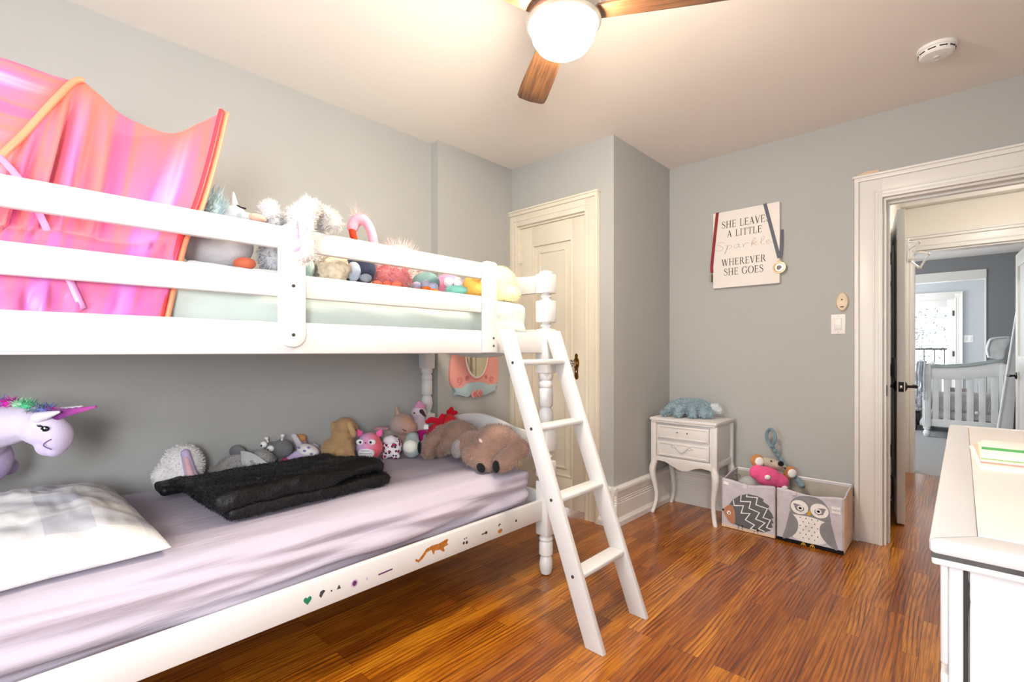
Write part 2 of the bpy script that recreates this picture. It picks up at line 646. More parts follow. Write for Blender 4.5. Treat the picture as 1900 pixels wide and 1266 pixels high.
def pile(body, n, length, mat, parent=None, name='fur', width=0.0016, droop=0.25, spread=0.5, seed=1, where=None):
    """tapered strands standing on the skin of a soft toy"""
    me = body.data
    rng = np.random.default_rng(seed)
    k = len(me.polygons)
    cen = np.empty(k * 3)
    nor = np.empty(k * 3)
    ar = np.empty(k)
    me.polygons.foreach_get('center', cen)
    me.polygons.foreach_get('normal', nor)
    me.polygons.foreach_get('area', ar)
    cen, nor = cen.reshape(-1, 3), nor.reshape(-1, 3)
    if where is not None:
        ar = ar * np.array([1.0 if where(c) else 0.0 for c in cen])
    idx = rng.choice(k, n, p=ar / ar.sum())
    d = nor[idx] + rng.normal(0, spread, (n, 3))
    d[:, 2] -= droop
    d /= np.linalg.norm(d, axis=1)[:, None] + 1e-9
    base = cen[idx] + rng.normal(0, 0.0015, (n, 3))
    side = np.cross(d, rng.normal(0, 1, (n, 3)))
    side /= np.linalg.norm(side, axis=1)[:, None] + 1e-9
    L = length * rng.uniform(0.5, 1.15, n)[:, None]
    a = base + side * width - nor[idx] * 0.002
    b = base - side * width - nor[idx] * 0.002
    bend = rng.normal(0, 0.12, (n, 3)) * L
    m1 = base + d * L * 0.6 + side * width * 0.6
    m2 = base + d * L * 0.6 - side * width * 0.6
    t = base + d * L + bend - np.array([0, 0, droop * 0.3]) * L
    v = np.stack([a, b, m2, m1, t], 1).reshape(-1, 3)
    fs = []
    for i in range(n):
        q = i * 5
        fs.append((q, q + 1, q + 2, q + 3))
        fs.append((q + 3, q + 2, q + 4))
    m = bpy.data.meshes.new(name)
    m.from_pydata(v.tolist(), [], fs)
    m.materials.append(mat)
    o = bpy.data.objects.new(name, m)
    COL.objects.link(o)
    o.parent = parent if parent is not None else body.parent
    return o


def dot(name, c, r, mat, parent, rot=(0, 0, 0)):
    return MB().ball(c, r, rot, 2).build(name, mat, parent, angle=180)


def catmull(pts, n):
    pts = [Vector(p) for p in pts]
    out = []
    m = len(pts) - 1
    for i in range(n + 1):
        t = i / n * m
        k = min(int(t), m - 1)
        f = t - k
        p0, p1, p2, p3 = pts[max(k - 1, 0)], pts[k], pts[k + 1], pts[min(k + 2, m)]
        out.append(0.5 * ((2 * p1) + (p2 - p0) * f + (2 * p0 - 5 * p1 + 4 * p2 - p3) * f * f + (3 * p1 - p0 - 3 * p2 + p3) * f ** 3))
    return out


def smoothpoly(p, n=60):
    q = catmull([(a_, b_, 0) for a_, b_ in p + [p[0]]], n)
    return [(v.x, v.y) for v in q][:-1]


def ell(c, rx, rz, n=24, a0=0.0, a1=2 * PI):
    return [(c[0] + rx * math.cos(a0 + (a1 - a0) * i / n), c[1] + rz * math.sin(a0 + (a1 - a0) * i / n)) for i in range(n)]


def strip2d(pts, w):
    """ribbon of constant width along a 2-D path, as one polygon"""
    L, R = [], []
    for i, p in enumerate(pts):
        p = Vector(p)
        q0, q1 = Vector(pts[max(i - 1, 0)]), Vector(pts[min(i + 1, len(pts) - 1)])
        if 0 < i < len(pts) - 1:
            d1, d2 = (p - q0).normalized(), (q1 - p).normalized()
            n1, n2 = Vector((-d1.y, d1.x)), Vector((-d2.y, d2.x))
            nn = (n1 + n2)
            nn = nn / max(0.3, nn.length_squared / 2)
        else:
            d = (q1 - q0).normalized()
            nn = Vector((-d.y, d.x))
        ww = w[i] if isinstance(w, (list, tuple)) else w
        L.append(tuple(p + nn * ww / 2))
        R.append(tuple(p - nn * ww / 2))
    return L, R


def ribbon2d(mb, pts, w, a, b, plane='xz'):
    L, R = strip2d(pts, w)
    for i in range(len(L) - 1):
        mb.prism([L[i], L[i + 1], R[i + 1], R[i]], a, b, plane)


# ================================================================== THE SETTING
ZC = 2.42
YB = 3.40          # back wall
YC = 2.62          # closet front
XN = -1.575        # closet side

struct(MB().box(-2.62, 1.32, -1.16, 5.6, -0.06, 0).build('floor', M['floor'], smooth=False))
struct(MB().box(-3.1, 1.32, 5.6, 11.42, -0.06, 0).build('floor_carpet', M['carpet'], smooth=False))
struct(MB().box(-2.62, 0.74, -1.16, YB + 0.12, ZC, ZC + 0.1).build('ceiling', M['ceil'], smooth=False))
struct(MB().box(-2.0, 1.32, YB + 0.12, 5.72, 2.44, 2.54).build('ceiling_hall', M['ceil'], smooth=False))
struct(MB().box(-3.1, 1.32, 5.72, 11.42, 2.44, 2.54).build('ceiling_far', M['ceil'], smooth=False))

mb = MB().box(-2.62, -2.5, -1.16, 1.93, 0, ZC)
mb.box(-2.62, -2.43, 1.93, YC, 0, ZC)
struct(mb.build('wall_left', M['wall'], smooth=False))
# closet front with its doorway, and closet side
DX0, DX1, DZ = -2.365, -1.772, 1.985
mb = MB().box(-2.43, DX0, YC, YC + 0.1, 0, ZC).box(DX1, XN, YC, YC + 0.1, 0, ZC).box(DX0, DX1, YC, YC + 0.1, DZ, ZC)
mb.box(XN - 0.1, XN, YC + 0.1, YB, 0, ZC).box(-2.43, XN - 0.1, YC + 0.7, YC + 0.72, 0, ZC)
struct(mb.build('wall_closet', M['wall'], smooth=False))
# back wall with the doorway to the hall
HX0, HX1, HZ = -0.325, 0.45, 1.94
mb = MB().box(XN - 0.1, HX0, YB, YB + 0.12, 0, ZC).box(HX1, 0.74, YB, YB + 0.12, 0, ZC).box(HX0, HX1, YB, YB + 0.12, HZ, ZC)
struct(mb.build('wall_back', M['wall'], smooth=False))
# right wall with a window behind the camera
mb = MB().box(0.62, 0.74, -1.16, -1.0, 0, ZC).box(0.62, 0.74, -0.3, YB, 0, ZC).box(0.62, 0.74, -1.0, -0.3, 0, 0.78).box(0.62, 0.74, -1.0, -0.3, 1.72, ZC)
struct(mb.build('wall_right', M['wall'], smooth=False))
# near wall with a wide window
WX0, WX1 = -1.5, -0.4
mb = MB().box(-2.62, WX0, -1.16, -1.04, 0, ZC).box(WX1, 0.62, -1.16, -1.04, 0, ZC).box(WX0, WX1, -1.16, -1.04, 0, 0.68).box(WX0, WX1, -1.16, -1.04, 1.9, ZC)
struct(mb.build('wall_near', M['wall'], smooth=False))


def window(name, x0, x1, z0, z1, y, axis='x', bars=2):
    """framed sash in an opening, running along x (or y)"""
    def bx(m, a0, a1, b0, b1, c0, c1, bev=0.004):
        return m.box(a0, a1, b0, b1, c0, c1, bev) if axis == 'x' else m.box(b0, b1, a0, a1, c0, c1, bev)
    m = MB()
    t = 0.045
    bx(m, x0, x0 + t, y - 0.03, y + 0.03, z0, z1)
    bx(m, x1 - t, x1, y - 0.03, y + 0.03, z0, z1)
    bx(m, x0 + t, x1 - t, y - 0.03, y + 0.03, z0, z0 + t)
    bx(m, x0 + t, x1 - t, y - 0.03, y + 0.03, z1 - t, z1)
    for i in range(1, bars):
        c = x0 + (x1 - x0) * i / bars
        bx(m, c - 0.02, c + 0.02, y - 0.025, y + 0.025, z0 + t, z1 - t)
    fr = struct(m.build(name, M['trim']))
    g = MB()
    bx(g, x0 + 0.02, x1 - 0.02, y - 0.003, y + 0.003, z0 + 0.02, z1 - 0.02, 0)
    g.build('window_pane', M['glass'], fr, smooth=False)
    return fr


window('window_1', WX0, WX1, 0.68, 1.9, -1.1, 'x', 2)
window('window_2', -1.0, -0.3, 0.78, 1.72, 0.68, 'y', 1)

# hall
struct(MB().box(-0.5, -0.4, YB + 0.12, 4.5, 0, 2.44).build('wall_hall_left', M['wall'], smooth=False))
mb = MB().box(-0.5, -0.4, 5.24, 5.6, 0, 2.44).box(-0.5, -0.4, 4.5, 5.24, 1.99, 2.44)
struct(mb.build('wall_hall_corner', M['cream'], smooth=False))
struct(MB().box(-1.5, -1.4, 4.3, 5.6, 0, 2.44).box(-1.4, -0.5, 4.3, 4.4, 0, 2.44).build('wall_hall_closet', M['cream'], smooth=False))
struct(MB().box(1.2, 1.32, YB, 5.6, 0, 2.44).box(0.74, 1.2, YB, YB + 0.12, 0, 2.44).build('wall_hall_right', M['cream'], smooth=False))
FX0, FX1, FZ = -0.325, 0.42, 1.975
mb = MB().box(-1.5, FX0, 5.6, 5.72, 0, 2.44).box(FX1, 1.32, 5.6, 5.72, 0, 2.44).box(FX0, FX1, 5.6, 5.72, FZ, 2.44)
struct(mb.build('wall_hall_end', M['cream'], smooth=False))
# far bedroom
mb = MB().box(0.62, 0.72, 5.72, 9.5, 0, 2.44)
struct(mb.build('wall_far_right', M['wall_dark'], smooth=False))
mb = MB().box(-3.1, -3.0, 5.72, 9.5, 0, 2.44)
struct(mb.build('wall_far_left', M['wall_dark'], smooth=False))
mb = MB().box(0.25, 0.72, 9.5, 9.62, 0, 2.44).box(-3.0, -1.6, 9.5, 9.62, 0, 2.44).box(-1.6, 0.25, 9.5, 9.62, 2.24, 2.44)
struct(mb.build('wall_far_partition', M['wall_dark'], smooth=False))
mb = MB().box(0.25 - 0.012, 0.25, 9.49, 9.63, 0, 2.24).box(-1.6, 0.25, 9.485, 9.635, 2.11, 2.24)
struct(mb.build('trim_1', M['trim'], smooth=False))
# sunroom end wall with the glazed door
GX0, GX1, GZ = -0.86, -0.09, 2.0
mb = MB().box(-3.1, GX0, 11.3, 11.42, 0, 2.44).box(GX1, 1.32, 11.3, 11.42, 0, 2.44).box(GX0, GX1, 11.3, 11.42, GZ, 2.44)
struct(mb.build('wall_sunroom_end', M['wall_pale'], smooth=False))
struct(MB().box(1.2, 1.32, 9.62, 11.3, 0, 2.44).box(-3.1, -3.0, 9.62, 11.3, 0, 2.44).build('wall_sunroom_sides', M['wall_pale'], smooth=False))


def casing(name, x0, x1, z1, y, width, mat, depth=0.12, thick=0.022, face=-1, right=True, top_cap=True):
    """door surround: flat board, raised back band, inner bead and the jamb lining"""
    m = MB()
    f = face

    def bx(a0, a1, t, c0, c1, bev=0.003):
        ya, yb = (y - t, y) if f < 0 else (y, y + t)
        m.box(a0, a1, ya, yb, c0, c1, bev)
    e_ = 0.0007
    for sx, on in ((-1, True), (1, right)):
        if not on:
            continue
        e = x0 if sx < 0 else x1
        o = e + sx * width
        bx(min(e, o), max(e, o), thick, 0, z1 + width - e_)
        b0 = o - sx * 0.022
        bx(min(b0, o) + e_, max(b0, o) - e_, thick + 0.014 - e_, 0, z1 + width - 0.003)
        c0 = e + sx * 0.018
        e2 = e - sx * 0.0012
        bx(min(c0, e2), max(c0, e2), thick + 0.006 - e_, 0, z1 + 0.018 - e_)
        d0 = e + sx * 0.034
        bx(min(d0, d0 + sx * 0.008), max(d0, d0 + sx * 0.008), thick + 0.004 - e_, 0, z1 + 0.042 - e_)
    xr = x1 + (width if right else 0)
    bx(x0 - 0.02, x1 + 0.02, thick - e_, z1, z1 + width - 0.002)
    bx(x0 - width, xr, thick + 0.014, z1 + width - 0.022, z1 + width)
    bx(x0, x1, thick + 0.006, z1 - 0.0012, z1 + 0.018)
    bx(x0 - 0.034, x1 + 0.034, thick + 0.004, z1 + 0.034, z1 + 0.042)
    if top_cap:
        bx(x0 - width - 0.006, xr + 0.006, thick + 0.022, z1 + width, z1 + width + 0.012, 0.004)
    # jamb lining and stop
    y0, y1 = y - 0.002, y + depth + 0.002
    m.box(x0 - 0.001, x0 + 0.014, y0, y1, 0, z1)
    m.box(x1 - 0.014, x1 + 0.001, y0, y1, 0, z1)
    m.box(x0, x1, y0, y1, z1 - 0.014, z1 + 0.001)
    return struct(m.build(name, mat))


casing('trim_2', HX0, HX1, HZ, YB, 0.127, M['trim'])
# stop beads and strike plate in the near doorway
mb = MB().box(HX0 + 0.014, HX0 + 0.026, YB + 0.05, YB + 0.085, 0, HZ - 0.014).box(HX0 + 0.026, HX1 - 0.026, YB + 0.05, YB + 0.085, HZ - 0.026, HZ - 0.014).box(HX1 - 0.026, HX1 - 0.014, YB + 0.05, YB + 0.085, 0, HZ - 0.014)
struct(mb.build('trim_3', M['trim'], smooth=False))
casing('trim_4', DX0, DX1, DZ, YC, 0.1, M['old_trim'], depth=0.1)
# far doorway seen from the hall: broad casing with a moulded head
casing('trim_5', FX0, FX1, FZ, 5.6, 0.12, M['trim'], right=True)
mb = MB().box(-0.6, 1.2, 5.5, 5.6, 2.36, 2.44, 0.01)
struct(mb.build('trim_6', M['trim']))
# linen closet jamb at the hall corner
mb = MB().box(-0.41, -0.385, 4.49, 4.52, 0, 2.02).box(-0.41, -0.385, 5.22, 5.25, 0, 2.02).box(-0.41, -0.385, 4.49, 5.25, 1.99, 2.02)
struct(mb.build('trim_7', M['old_trim'], smooth=False))
casing('trim_8', GX0, GX1, GZ, 11.3, 0.1, M['trim'])


BB = [(0, 0), (0.03, 0), (0.03, 0.03), (0.022, 0.042), (0.016, 0.052), (0.016, 0.135), (0.013, 0.142), (0.016, 0.149), (0.013, 0.156), (0.016, 0.163), (0.013, 0.17), (0.016, 0.178), (0.016, 0.2), (0.022, 0.206), (0.022, 0.216), (0.03, 0.222), (0.028, 0.236), (0.014, 0.245), (0, 0.245)]


def baseboard(name, p0, p1, nrm, mat=None, prof=BB, k=1.0):
    """moulded board along a wall from p0 to p1, standing out along nrm"""
    m = MB()
    b = bmesh.new()
    ends = []
    for p in (p0, p1):
        ends.append([b.verts.new((p[0] + nrm[0] * u * k, p[1] + nrm[1] * u * k, v * k)) for u, v in prof])
    n = len(prof)
    for i in range(n):
        b.faces.new((ends[0][i], ends[0][(i + 1) % n], ends[1][(i + 1) % n], ends[1][i]))
    b.faces.new(ends[0])
    b.faces.new(list(reversed(ends[1])))
    bmesh.ops.recalc_face_normals(b, faces=b.faces)
    m.add(b)
    return struct(m.build(name, mat or M['trim'], smooth=False))


baseboard('baseboard_closet_side', (XN, YC - 0.03), (XN, YB), (1, 0))
baseboard('baseboard_closet_front', (DX1 + 0.1, YC), (XN + 0.0297, YC), (0, -1), k=1.004)
baseboard('baseboard_back', (XN, YB), (HX0 - 0.127, YB), (0, -1), k=0.996)
baseboard('baseboard_left', (-2.5, -1.04), (-2.5, 1.93), (1, 0))
baseboard('baseboard_alcove', (-2.43, 1.93), (-2.43, YC), (1, 0))
baseboard('baseboard_right', (0.62, -1.04), (0.62, YB), (-1, 0))
baseboard('baseboard_near', (-2.5, -1.04), (0.62, -1.04), (0, 1))
baseboard('baseboard_hall', (-0.4, YB + 0.12), (-0.4, 4.48), (1, 0), k=0.75)
baseboard('baseboard_far', (GX1 + 0.1, 11.3), (1.2, 11.3), (0, -1), k=0.6)

# ------------------------------------------------------------------ doors
# closet door
yd = YC + 0.012
m = MB()
x0, x1, z0, z1 = DX0 + 0.0147, DX1 - 0.018, 0.035, DZ - 0.0155
st = 0.105
m.box(x0, x0 + st, yd, yd + 0.035, z0, z1, 0.002).box(x1 - st, x1, yd, yd + 0.035, z0, z1, 0.002)
m.box(x0 + st, x1 - st, yd, yd + 0.035, z1 - 0.13, z1, 0.002).box(x0 + st, x1 - st, yd, yd + 0.035, z0, z0 + 0.2, 0.002)
m.box(x0 + st, x1 - st, yd + 0.014, yd + 0.03, z0 + 0.2, z1 - 0.13)
door1 = struct(m.build('door_1', M['old_trim']))
m = MB()
for k, (ins, t) in enumerate(((0.0, 0.004), (0.055, 0.006))):
    a0, a1, c0, c1 = x0 + st + ins, x1 - st - ins, z0 + 0.2 + ins, z1 - 0.13 - ins
    wd = 0.014
    ya = yd - 0.004 + (0.01 if k else 0)
    for q in ((a0, a0 + wd, c0, c1), (a1 - wd, a1, c0, c1), (a0, a1, c0, c0 + wd), (a0, a1, c1 - wd, c1)):
        m.box(q[0], q[1], ya, yd + 0.015, q[2], q[3], 0.004)
m.build('panel_moulding', M['old_trim'], door1)
pl = [(0, .085), (.008, .08), (.012, .068), (.009, .058), (.018, .045), (.022, .025), (.02, .0), (.014, -.012), (.013, -.05), (.017, -.07), (.012, -.084), (0, -.088)]
pl = pl + [(-a, b) for a, b in reversed(pl[1:-1])]
kx, kz = -1.862, 0.985
pz = MB().prism([(kx + a, kz + b) for a, b in pl], yd - 0.004, yd, 'xz', 0.0012).build('knob_plate', M['brass'], door1)
m = MB().lathe([(0.008, 0), (0.008, 0.03), (0.013, 0.034), (0.026, 0.042), (0.029, 0.052), (0.026, 0.062), (0.012, 0.068)], 12, Matrix.Translation((kx, yd - 0.004, 1.0)) @ Matrix.Rotation(PI / 2, 4, 'X'))
m.build('door_knob', M['crystal'], door1, angle=15)
MB().ball((kx, yd - 0.006, 1.0), (0.019, 0.008, 0.019)).build('knob_rose', M['brass'], door1)
MB().ball((kx, yd - 0.0045, kz - 0.035), (0.003, 0.002, 0.007)).build('keyhole', M['white_plastic'], door1)
for zz in (1.72, 0.25):
    m = MB().box(DX0 - 0.002, DX0 + 0.03, YC - 0.003, YC + 0.012, zz, zz + 0.085, 0.002)
    m.lathe([(0.006, -0.004), (0.006, 0.089), (0.003, 0.096)], 10, Matrix.Translation((DX0 + 0.008, YC - 0.006, zz)))
    m.build('hinge', M['old_trim'], door1)


def lever(parent, loc, along, out, mat, both=True):
    """lever handle: round rose, spindle and lever bar; along = lever direction, out = away from the door face"""
    along, out = Vector(along), Vector(out)
    m = MB()
    loc = Vector(loc)
    m.tube([loc, loc + out * 0.006, loc + out * 0.014], [0.032, 0.031, 0.018], 20)
    m.tube([loc + out * 0.012, loc + out * 0.06], 0.009, 12)
    m.tube([loc + out * 0.055 - along * 0.008, loc + out * 0.058 + along * 0.05, loc + out * 0.052 + along * 0.11], [0.011, 0.01, 0.009], 12)
    return m.build('lever_handle', mat, parent)


def leaf_door(name, hinge, edge, width, height, thick, mat, panels=True):
    """door leaf from its hinge line towards its latch edge, in its own frame (x along the leaf)"""
    h, e = Vector((hinge[0], hinge[1], 0)), Vector((edge[0], edge[1], 0))
    d = (e - h).normalized()
    m = MB()
    if panels:
        st = 0.11
        m.box(0, st, -thick / 2, thick / 2, 0.012, height, 0.002).box(width - st, width, -thick / 2, thick / 2, 0.012, height, 0.002)
        for c0, c1 in ((0.012, 0.22), (0.9, 1.04), (height - 0.12, height)):
            m.box(st, width - st, -thick / 2, thick / 2, c0, c1, 0.002)
        m.box(st, width - st, -thick / 2 + 0.012, thick / 2 - 0.012, 0.22, 0.9).box(st, width - st, -thick / 2 + 0.012, thick / 2 - 0.012, 1.04, height - 0.12)
    else:
        m.box(0, width, -thick / 2, thick / 2, 0.012, height, 0.002)
    o = m.build(name, mat)
    o.location = (hinge[0], hinge[1], 0)
    o.rotation_euler = (0, 0, math.atan2(d.y, d.x))
    return struct(o)


# linen door in the hall, folded back so that its latch edge faces the room
d3 = leaf_door('door_2', (-0.362, 4.51), (-0.277, 3.845), 0.67, 1.965, 0.04, M['trim'])
zl = 0.862
lever(d3, (0.61, 0.02, zl), (-1, 0, 0), (0, 1, 0), M['black_metal'])
lever(d3, (0.61, -0.02, zl), (-1, 0, 0), (0, -1, 0), M['black_metal'])
MB().box(0.669, 0.6715, -0.0125, 0.0125, zl - 0.03, zl + 0.03, 0.001).build('latch_plate', M['black_metal'], d3)
MB().box(0.671, 0.679, -0.006, 0.006, zl - 0.008, zl + 0.008, 0.001).build('latch_bolt', M['chrome'], d3)
for zz in (1.72, 0.9, 0.31):
    m = MB().box(-0.012, 0.012, -0.03, 0.0, zz, zz + 0.09, 0.002)
    m.build('hinge', M['black_metal'], d3)
MB().box(HX0 + 0.0145, HX0 + 0.0165, YB + 0.012, YB + 0.042, zl - 0.03, zl + 0.03, 0.001).build('trim_9', M['black_metal'])
struct(bpy.data.objects['trim_9'])
# far bedroom door standing open on the right
d4 = leaf_door('door_3', (0.425, 5.7), (0.38, 6.4), 0.7, 1.965, 0.04, M['trim'])
lever(d4, (0.64, 0.02, 0.862), (-1, 0, 0), (0, 1, 0), M['black_metal'])
lever(d4, (0.64, -0.02, 0.862), (-1, 0, 0), (0, -1, 0), M['black_metal'])
# glazed sunroom door
m = MB()
y0 = 11.31
gx0, gx1, gz0, gz1 = -0.66, -0.19, 0.3, 1.86
m.box(GX0 + 0.015, gx0, y0, y0 + 0.045, 0.02, GZ - 0.015, 0.002).box(gx1, GX1 - 0.015, y0, y0 + 0.045, 0.02, GZ - 0.015, 0.002)
m.box(gx0, gx1, y0, y0 + 0.045, 0.02, gz0, 0.002).box(gx0, gx1, y0, y0 + 0.045, gz1, GZ - 0.015, 0.002)
d5 = struct(m.build('door_4', M['trim']))
MB().box(gx0, gx1, y0 + 0.02, y0 + 0.026, gz0, gz1).build('door_pane', M['glass'], d5, smooth=False)
for zz in (0.98, 1.08):
    MB().tube([(-0.69, y0, zz), (-0.69, y0 - 0.02, zz), (-0.69, y0 - 0.045, zz)], [0.024, 0.02, 0.013], 14).build('door_knob', M['black_metal'], d5)
for zz in (0.3, 1.0, 1.7):
    MB().box(GX1 - 0.03, GX1 + 0.003, y0 - 0.012, y0 + 0.004, zz, zz + 0.09, 0.002).build('hinge', M['bolt'], d5)

# ================================================================== BUNK BED
PX0, PX1, PY0, PY1 = -2.425, -1.482, -0.24, 1.84
bed = thing('bunk_bed', 'white painted wooden bunk bed with turned posts along the grey wall', 'bunk bed', (-1.95, 0.8, 0))
bed_inv = Matrix.Translation((1.95, -0.8, 0))


def bedpart(m, name, mat, parent=None, **k):
    bmesh.ops.transform(m.bm, verts=m.bm.verts, matrix=bed_inv)
    return m.build(name, mat, parent or bed, **k)


def post(x, y, top=1.47):
    m = MB()
    T = Matrix.Translation((x, y, 0))

    def blk(z0, z1, h=0.037):
        m.box(x - h, x + h, y - h, y + h, z0, z1, 0.008, 2)
    # foot and lower block
    m.lathe([(0.012, 0), (0.024, 0.006), (0.031, 0.03), (0.033, 0.055), (0.03, 0.08), (0.024, 0.092), (0.03, 0.096), (0.034, 0.1), (0.034, 0.155), (0.03, 0.165), (0.034, 0.17), (0.034, 0.178), (0.028, 0.186), (0.03, 0.2)], 24, T)
    blk(0.195, 0.455)
    m.lathe([(0.03, 0.45), (0.024, 0.462), (0.033, 0.474), (0.03, 0.49), (0.033, 0.505), (0.022, 0.52), (0.03, 0.53), (0.03, 0.56)], 24, T)
    blk(0.475, 0.552)
    blk(0.598, 0.7)
    m.lathe([(0.03, 0.552), (0.022, 0.56), (0.032, 0.575), (0.022, 0.59), (0.03, 0.6)], 24, T)
    m.lathe([(0.03, 0.69), (0.022, 0.71), (0.031, 0.73), (0.036, 0.76), (0.034, 0.79), (0.025, 0.81), (0.03, 0.815), (0.034, 0.82), (0.034, 0.9), (0.03, 0.905), (0.034, 0.91), (0.034, 0.93), (0.028, 0.94), (0.036, 0.955), (0.034, 0.985)], 24, T)
    blk(0.975, 1.19)
    m.lathe([(0.03, 1.185), (0.022, 1.197), (0.03, 1.207), (0.022, 1.217), (0.03, 1.23)], 24, T)
    blk(1.222, 1.328)
    m.lathe([(0.03, 1.32), (0.021, 1.338), (0.03, 1.348), (0.022, 1.357), (0.03, 1.37)], 24, T)
    blk(1.362, top - 0.012)
    m.lathe([(0.03, top - 0.02), (0.036, top - 0.01), (0.03, top - 0.002), (0.015, top + 0.003)], 24, T)
    return bedpart(m, 'post', M['bed'], angle=40)


for px in (PX0, PX1):
    for py in (PY0, PY1):
        post(px, py)


def board(name, x0, x1, y0, y1, z0, z1, bev=0.006):
    return bedpart(MB().box(x0, x1, y0, y1, z0, z1, bev, 2), name, M['bed'])


RX0, RX1 = -1.498, -1.474
ya, yb = PY0 + 0.037, PY1 - 0.037
low_rail = board('side_rail', RX0, RX1, ya, yb, 0.274, 0.368)
board('side_rail', -2.487, -2.464, ya, yb, 0.274, 0.368)
board('side_rail', RX0, RX1, ya, yb, 1.074, 1.168)
board('side_rail', -2.428, -2.404, ya, yb, 1.074, 1.168)
board('guard_rail', RX0, RX1, ya, 1.47, 1.243, 1.314)
board('guard_rail', RX0, RX1, ya, 1.47, 1.386, 1.454)
board('guard_rail', -2.428, -2.404, ya, yb, 1.3, 1.37)
# uprights that carry the guard rails
for (y0, y1, z0, rnd) in ((0.574, 0.65, 1.093, True), (1.398, 1.47, 1.076, False)):
    c = (y0 + y1) / 2
    h = (y1 - y0) / 2
    if rnd:
        poly = [(c + h * math.cos(t), z0 + h + h * math.sin(t)) for t in [PI + PI * i / 12 for i in range(13)]]
        poly += [(c + h, 1.43)] + [(c + h * math.cos(t), 1.43 + 0.03 * math.sin(t)) for t in [PI * i / 8 for i in range(1, 8)]] + [(c - h, 1.43)]
    else:
        poly = [(y0, z0), (y1, z0), (y1, 1.452), (y1 - 0.012, 1.459), (y0 + 0.012, 1.459), (y0, 1.452)]
    u = bedpart(MB().prism(poly, -1.473, -1.449, 'yz', 0.004), 'guard_upright', M['bed'])
    for zz, yy in (((1.13, c), (1.275, c)) if rnd else ((1.105, c + 0.014), (1.137, c + 0.014))):
        bedpart(MB().tube([(-1.4505, yy, zz), (-1.4475, yy, zz)], [0.0055, 0.005], 12), 'bolt', M['bolt'], u)


def scallop(n, xa, xb, ztop, zbot, amp, amp2, bump=0.0):
    top, bot = [], []
    for i in range(n + 1):
        t = i / n
        x = xa + (xb - xa) * t
        s = 0.5 - 0.5 * math.cos(2 * PI * t)
        e = 0.5 - 0.5 * math.cos(4 * PI * t)
        top.append((x, ztop + amp * s + bump * (0.5 + 0.5 * math.cos(4 * PI * t)) * (1 - s)))
        bot.append((x, zbot - amp2 * s))
    return bot + list(reversed(top))


for py in (PY0, PY1):
    xa, xb = PX0 + 0.036, PX1 - 0.036
    y0, y1 = py - 0.011, py + 0.011
    bedpart(MB().prism(scallop(32, xa, xb, 1.445, 1.368, 0.055, 0.0, 0.01), y0, y1, 'xz', 0.004), 'end_board', M['bed'])
    bedpart(MB().prism(scallop(32, xa, xb, 1.19, 1.078, 0.0, 0.03), y0, y1, 'xz', 0.004), 'end_board', M['bed'])
    bedpart(MB().prism(scallop(32, xa, xb, 0.672, 0.56, 0.068, 0.0, 0.01), y0, y1, 'xz', 0.004), 'end_board', M['bed'])
    bedpart(MB().prism(scallop(32, xa, xb, 0.4, 0.29, 0.0, 0.03), y0, y1, 'xz', 0.004), 'end_board', M['bed'])
for zz in (0.3, 1.095):
    for i in range(11):
        yy = -0.12 + i * 0.185
        board('slat', -2.404, -1.498, yy, yy + 0.07, zz, zz + 0.018, 0.002)

# stickers along the lower side rail
XR = RX1


def sticker(poly, mat, b=0.0012, a=0.0, parent=None):
    return bedpart(MB().prism(poly, XR + a - 0.0004, XR + b, 'yz'), 'sticker', mat, parent or low_rail)


bedd = {'g': plain('sticker_green', '#167a5a', 0.5), 'p': plain('sticker_plum', '#5a2a58', 0.5), 'l': plain('sticker_lilac', '#b9a3c8', 0.5), 'o': plain('sticker_orange', '#a8682a', 0.5, var=0.3, vscale=90), 'd': plain('sticker_dark', '#3c3c40', 0.5, var=0.3, vscale=120)}
# y position and height on the rail come from the photograph's rail, left to right
hy, hz = 0.665, 0.316
heart = [(hy + 0.0125 * (math.sin(t) ** 3), hz + 0.0009 * (13 * math.cos(t) - 5 * math.cos(2 * t) - 2 * math.cos(3 * t) - math.cos(4 * t))) for t in [2 * PI * i / 28 for i in range(28)]]
sticker(heart, bedd['g'])
sticker([(0.702, 0.315), (0.708, 0.308), (0.716, 0.32), (0.722, 0.326), (0.715, 0.331), (0.705, 0.328)], bedd['d'])
sticker(ell((0.742, 0.318), 0.003, 0.003, 10), bedd['d'])
sticker([(0.76, 0.315), (0.774, 0.315), (0.767, 0.329)], bedd['d'])
t = sticker(ell((0.822, 0.314), 0.0125, 0.0125, 20), bedd['l'])
sticker(ell((0.822, 0.314), 0.0075, 0.0085, 16), bedd['p'], 0.0016, 0.001, low_rail)
sticker(ell((0.868, 0.313), 0.0035, 0.004, 10), bedd['l'])
sticker([(0.912, 0.309), (0.968, 0.311), (0.968, 0.316), (0.912, 0.314)], bedd['p'])
# prowling big cat sticker with a curled tail
sticker([(1.065, 0.31), (1.08, 0.3), (1.1, 0.31), (1.118, 0.327), (1.14, 0.33), (1.146, 0.312), (1.152, 0.31), (1.155, 0.322), (1.18, 0.318), (1.196, 0.306), (1.204, 0.306), (1.198, 0.322), (1.222, 0.326), (1.214, 0.334), (1.222, 0.345), (1.214, 0.35), (1.2, 0.347), (1.175, 0.343), (1.14, 0.345), (1.115, 0.34), (1.095, 0.322), (1.08, 0.31), (1.068, 0.318)], bedd['o'])
for c, r in (((1.302, 0.308), 0.006), ((1.318, 0.306), 0.0065), ((1.306, 0.324), 0.003), ((1.316, 0.325), 0.003)):
    sticker(ell(c, r, r, 12), bedd['d'])
sticker([(1.402, 0.312), (1.42, 0.314), (1.424, 0.309), (1.434, 0.311), (1.434, 0.321), (1.424, 0.322), (1.42, 0.318), (1.402, 0.318)], bedd['d'])
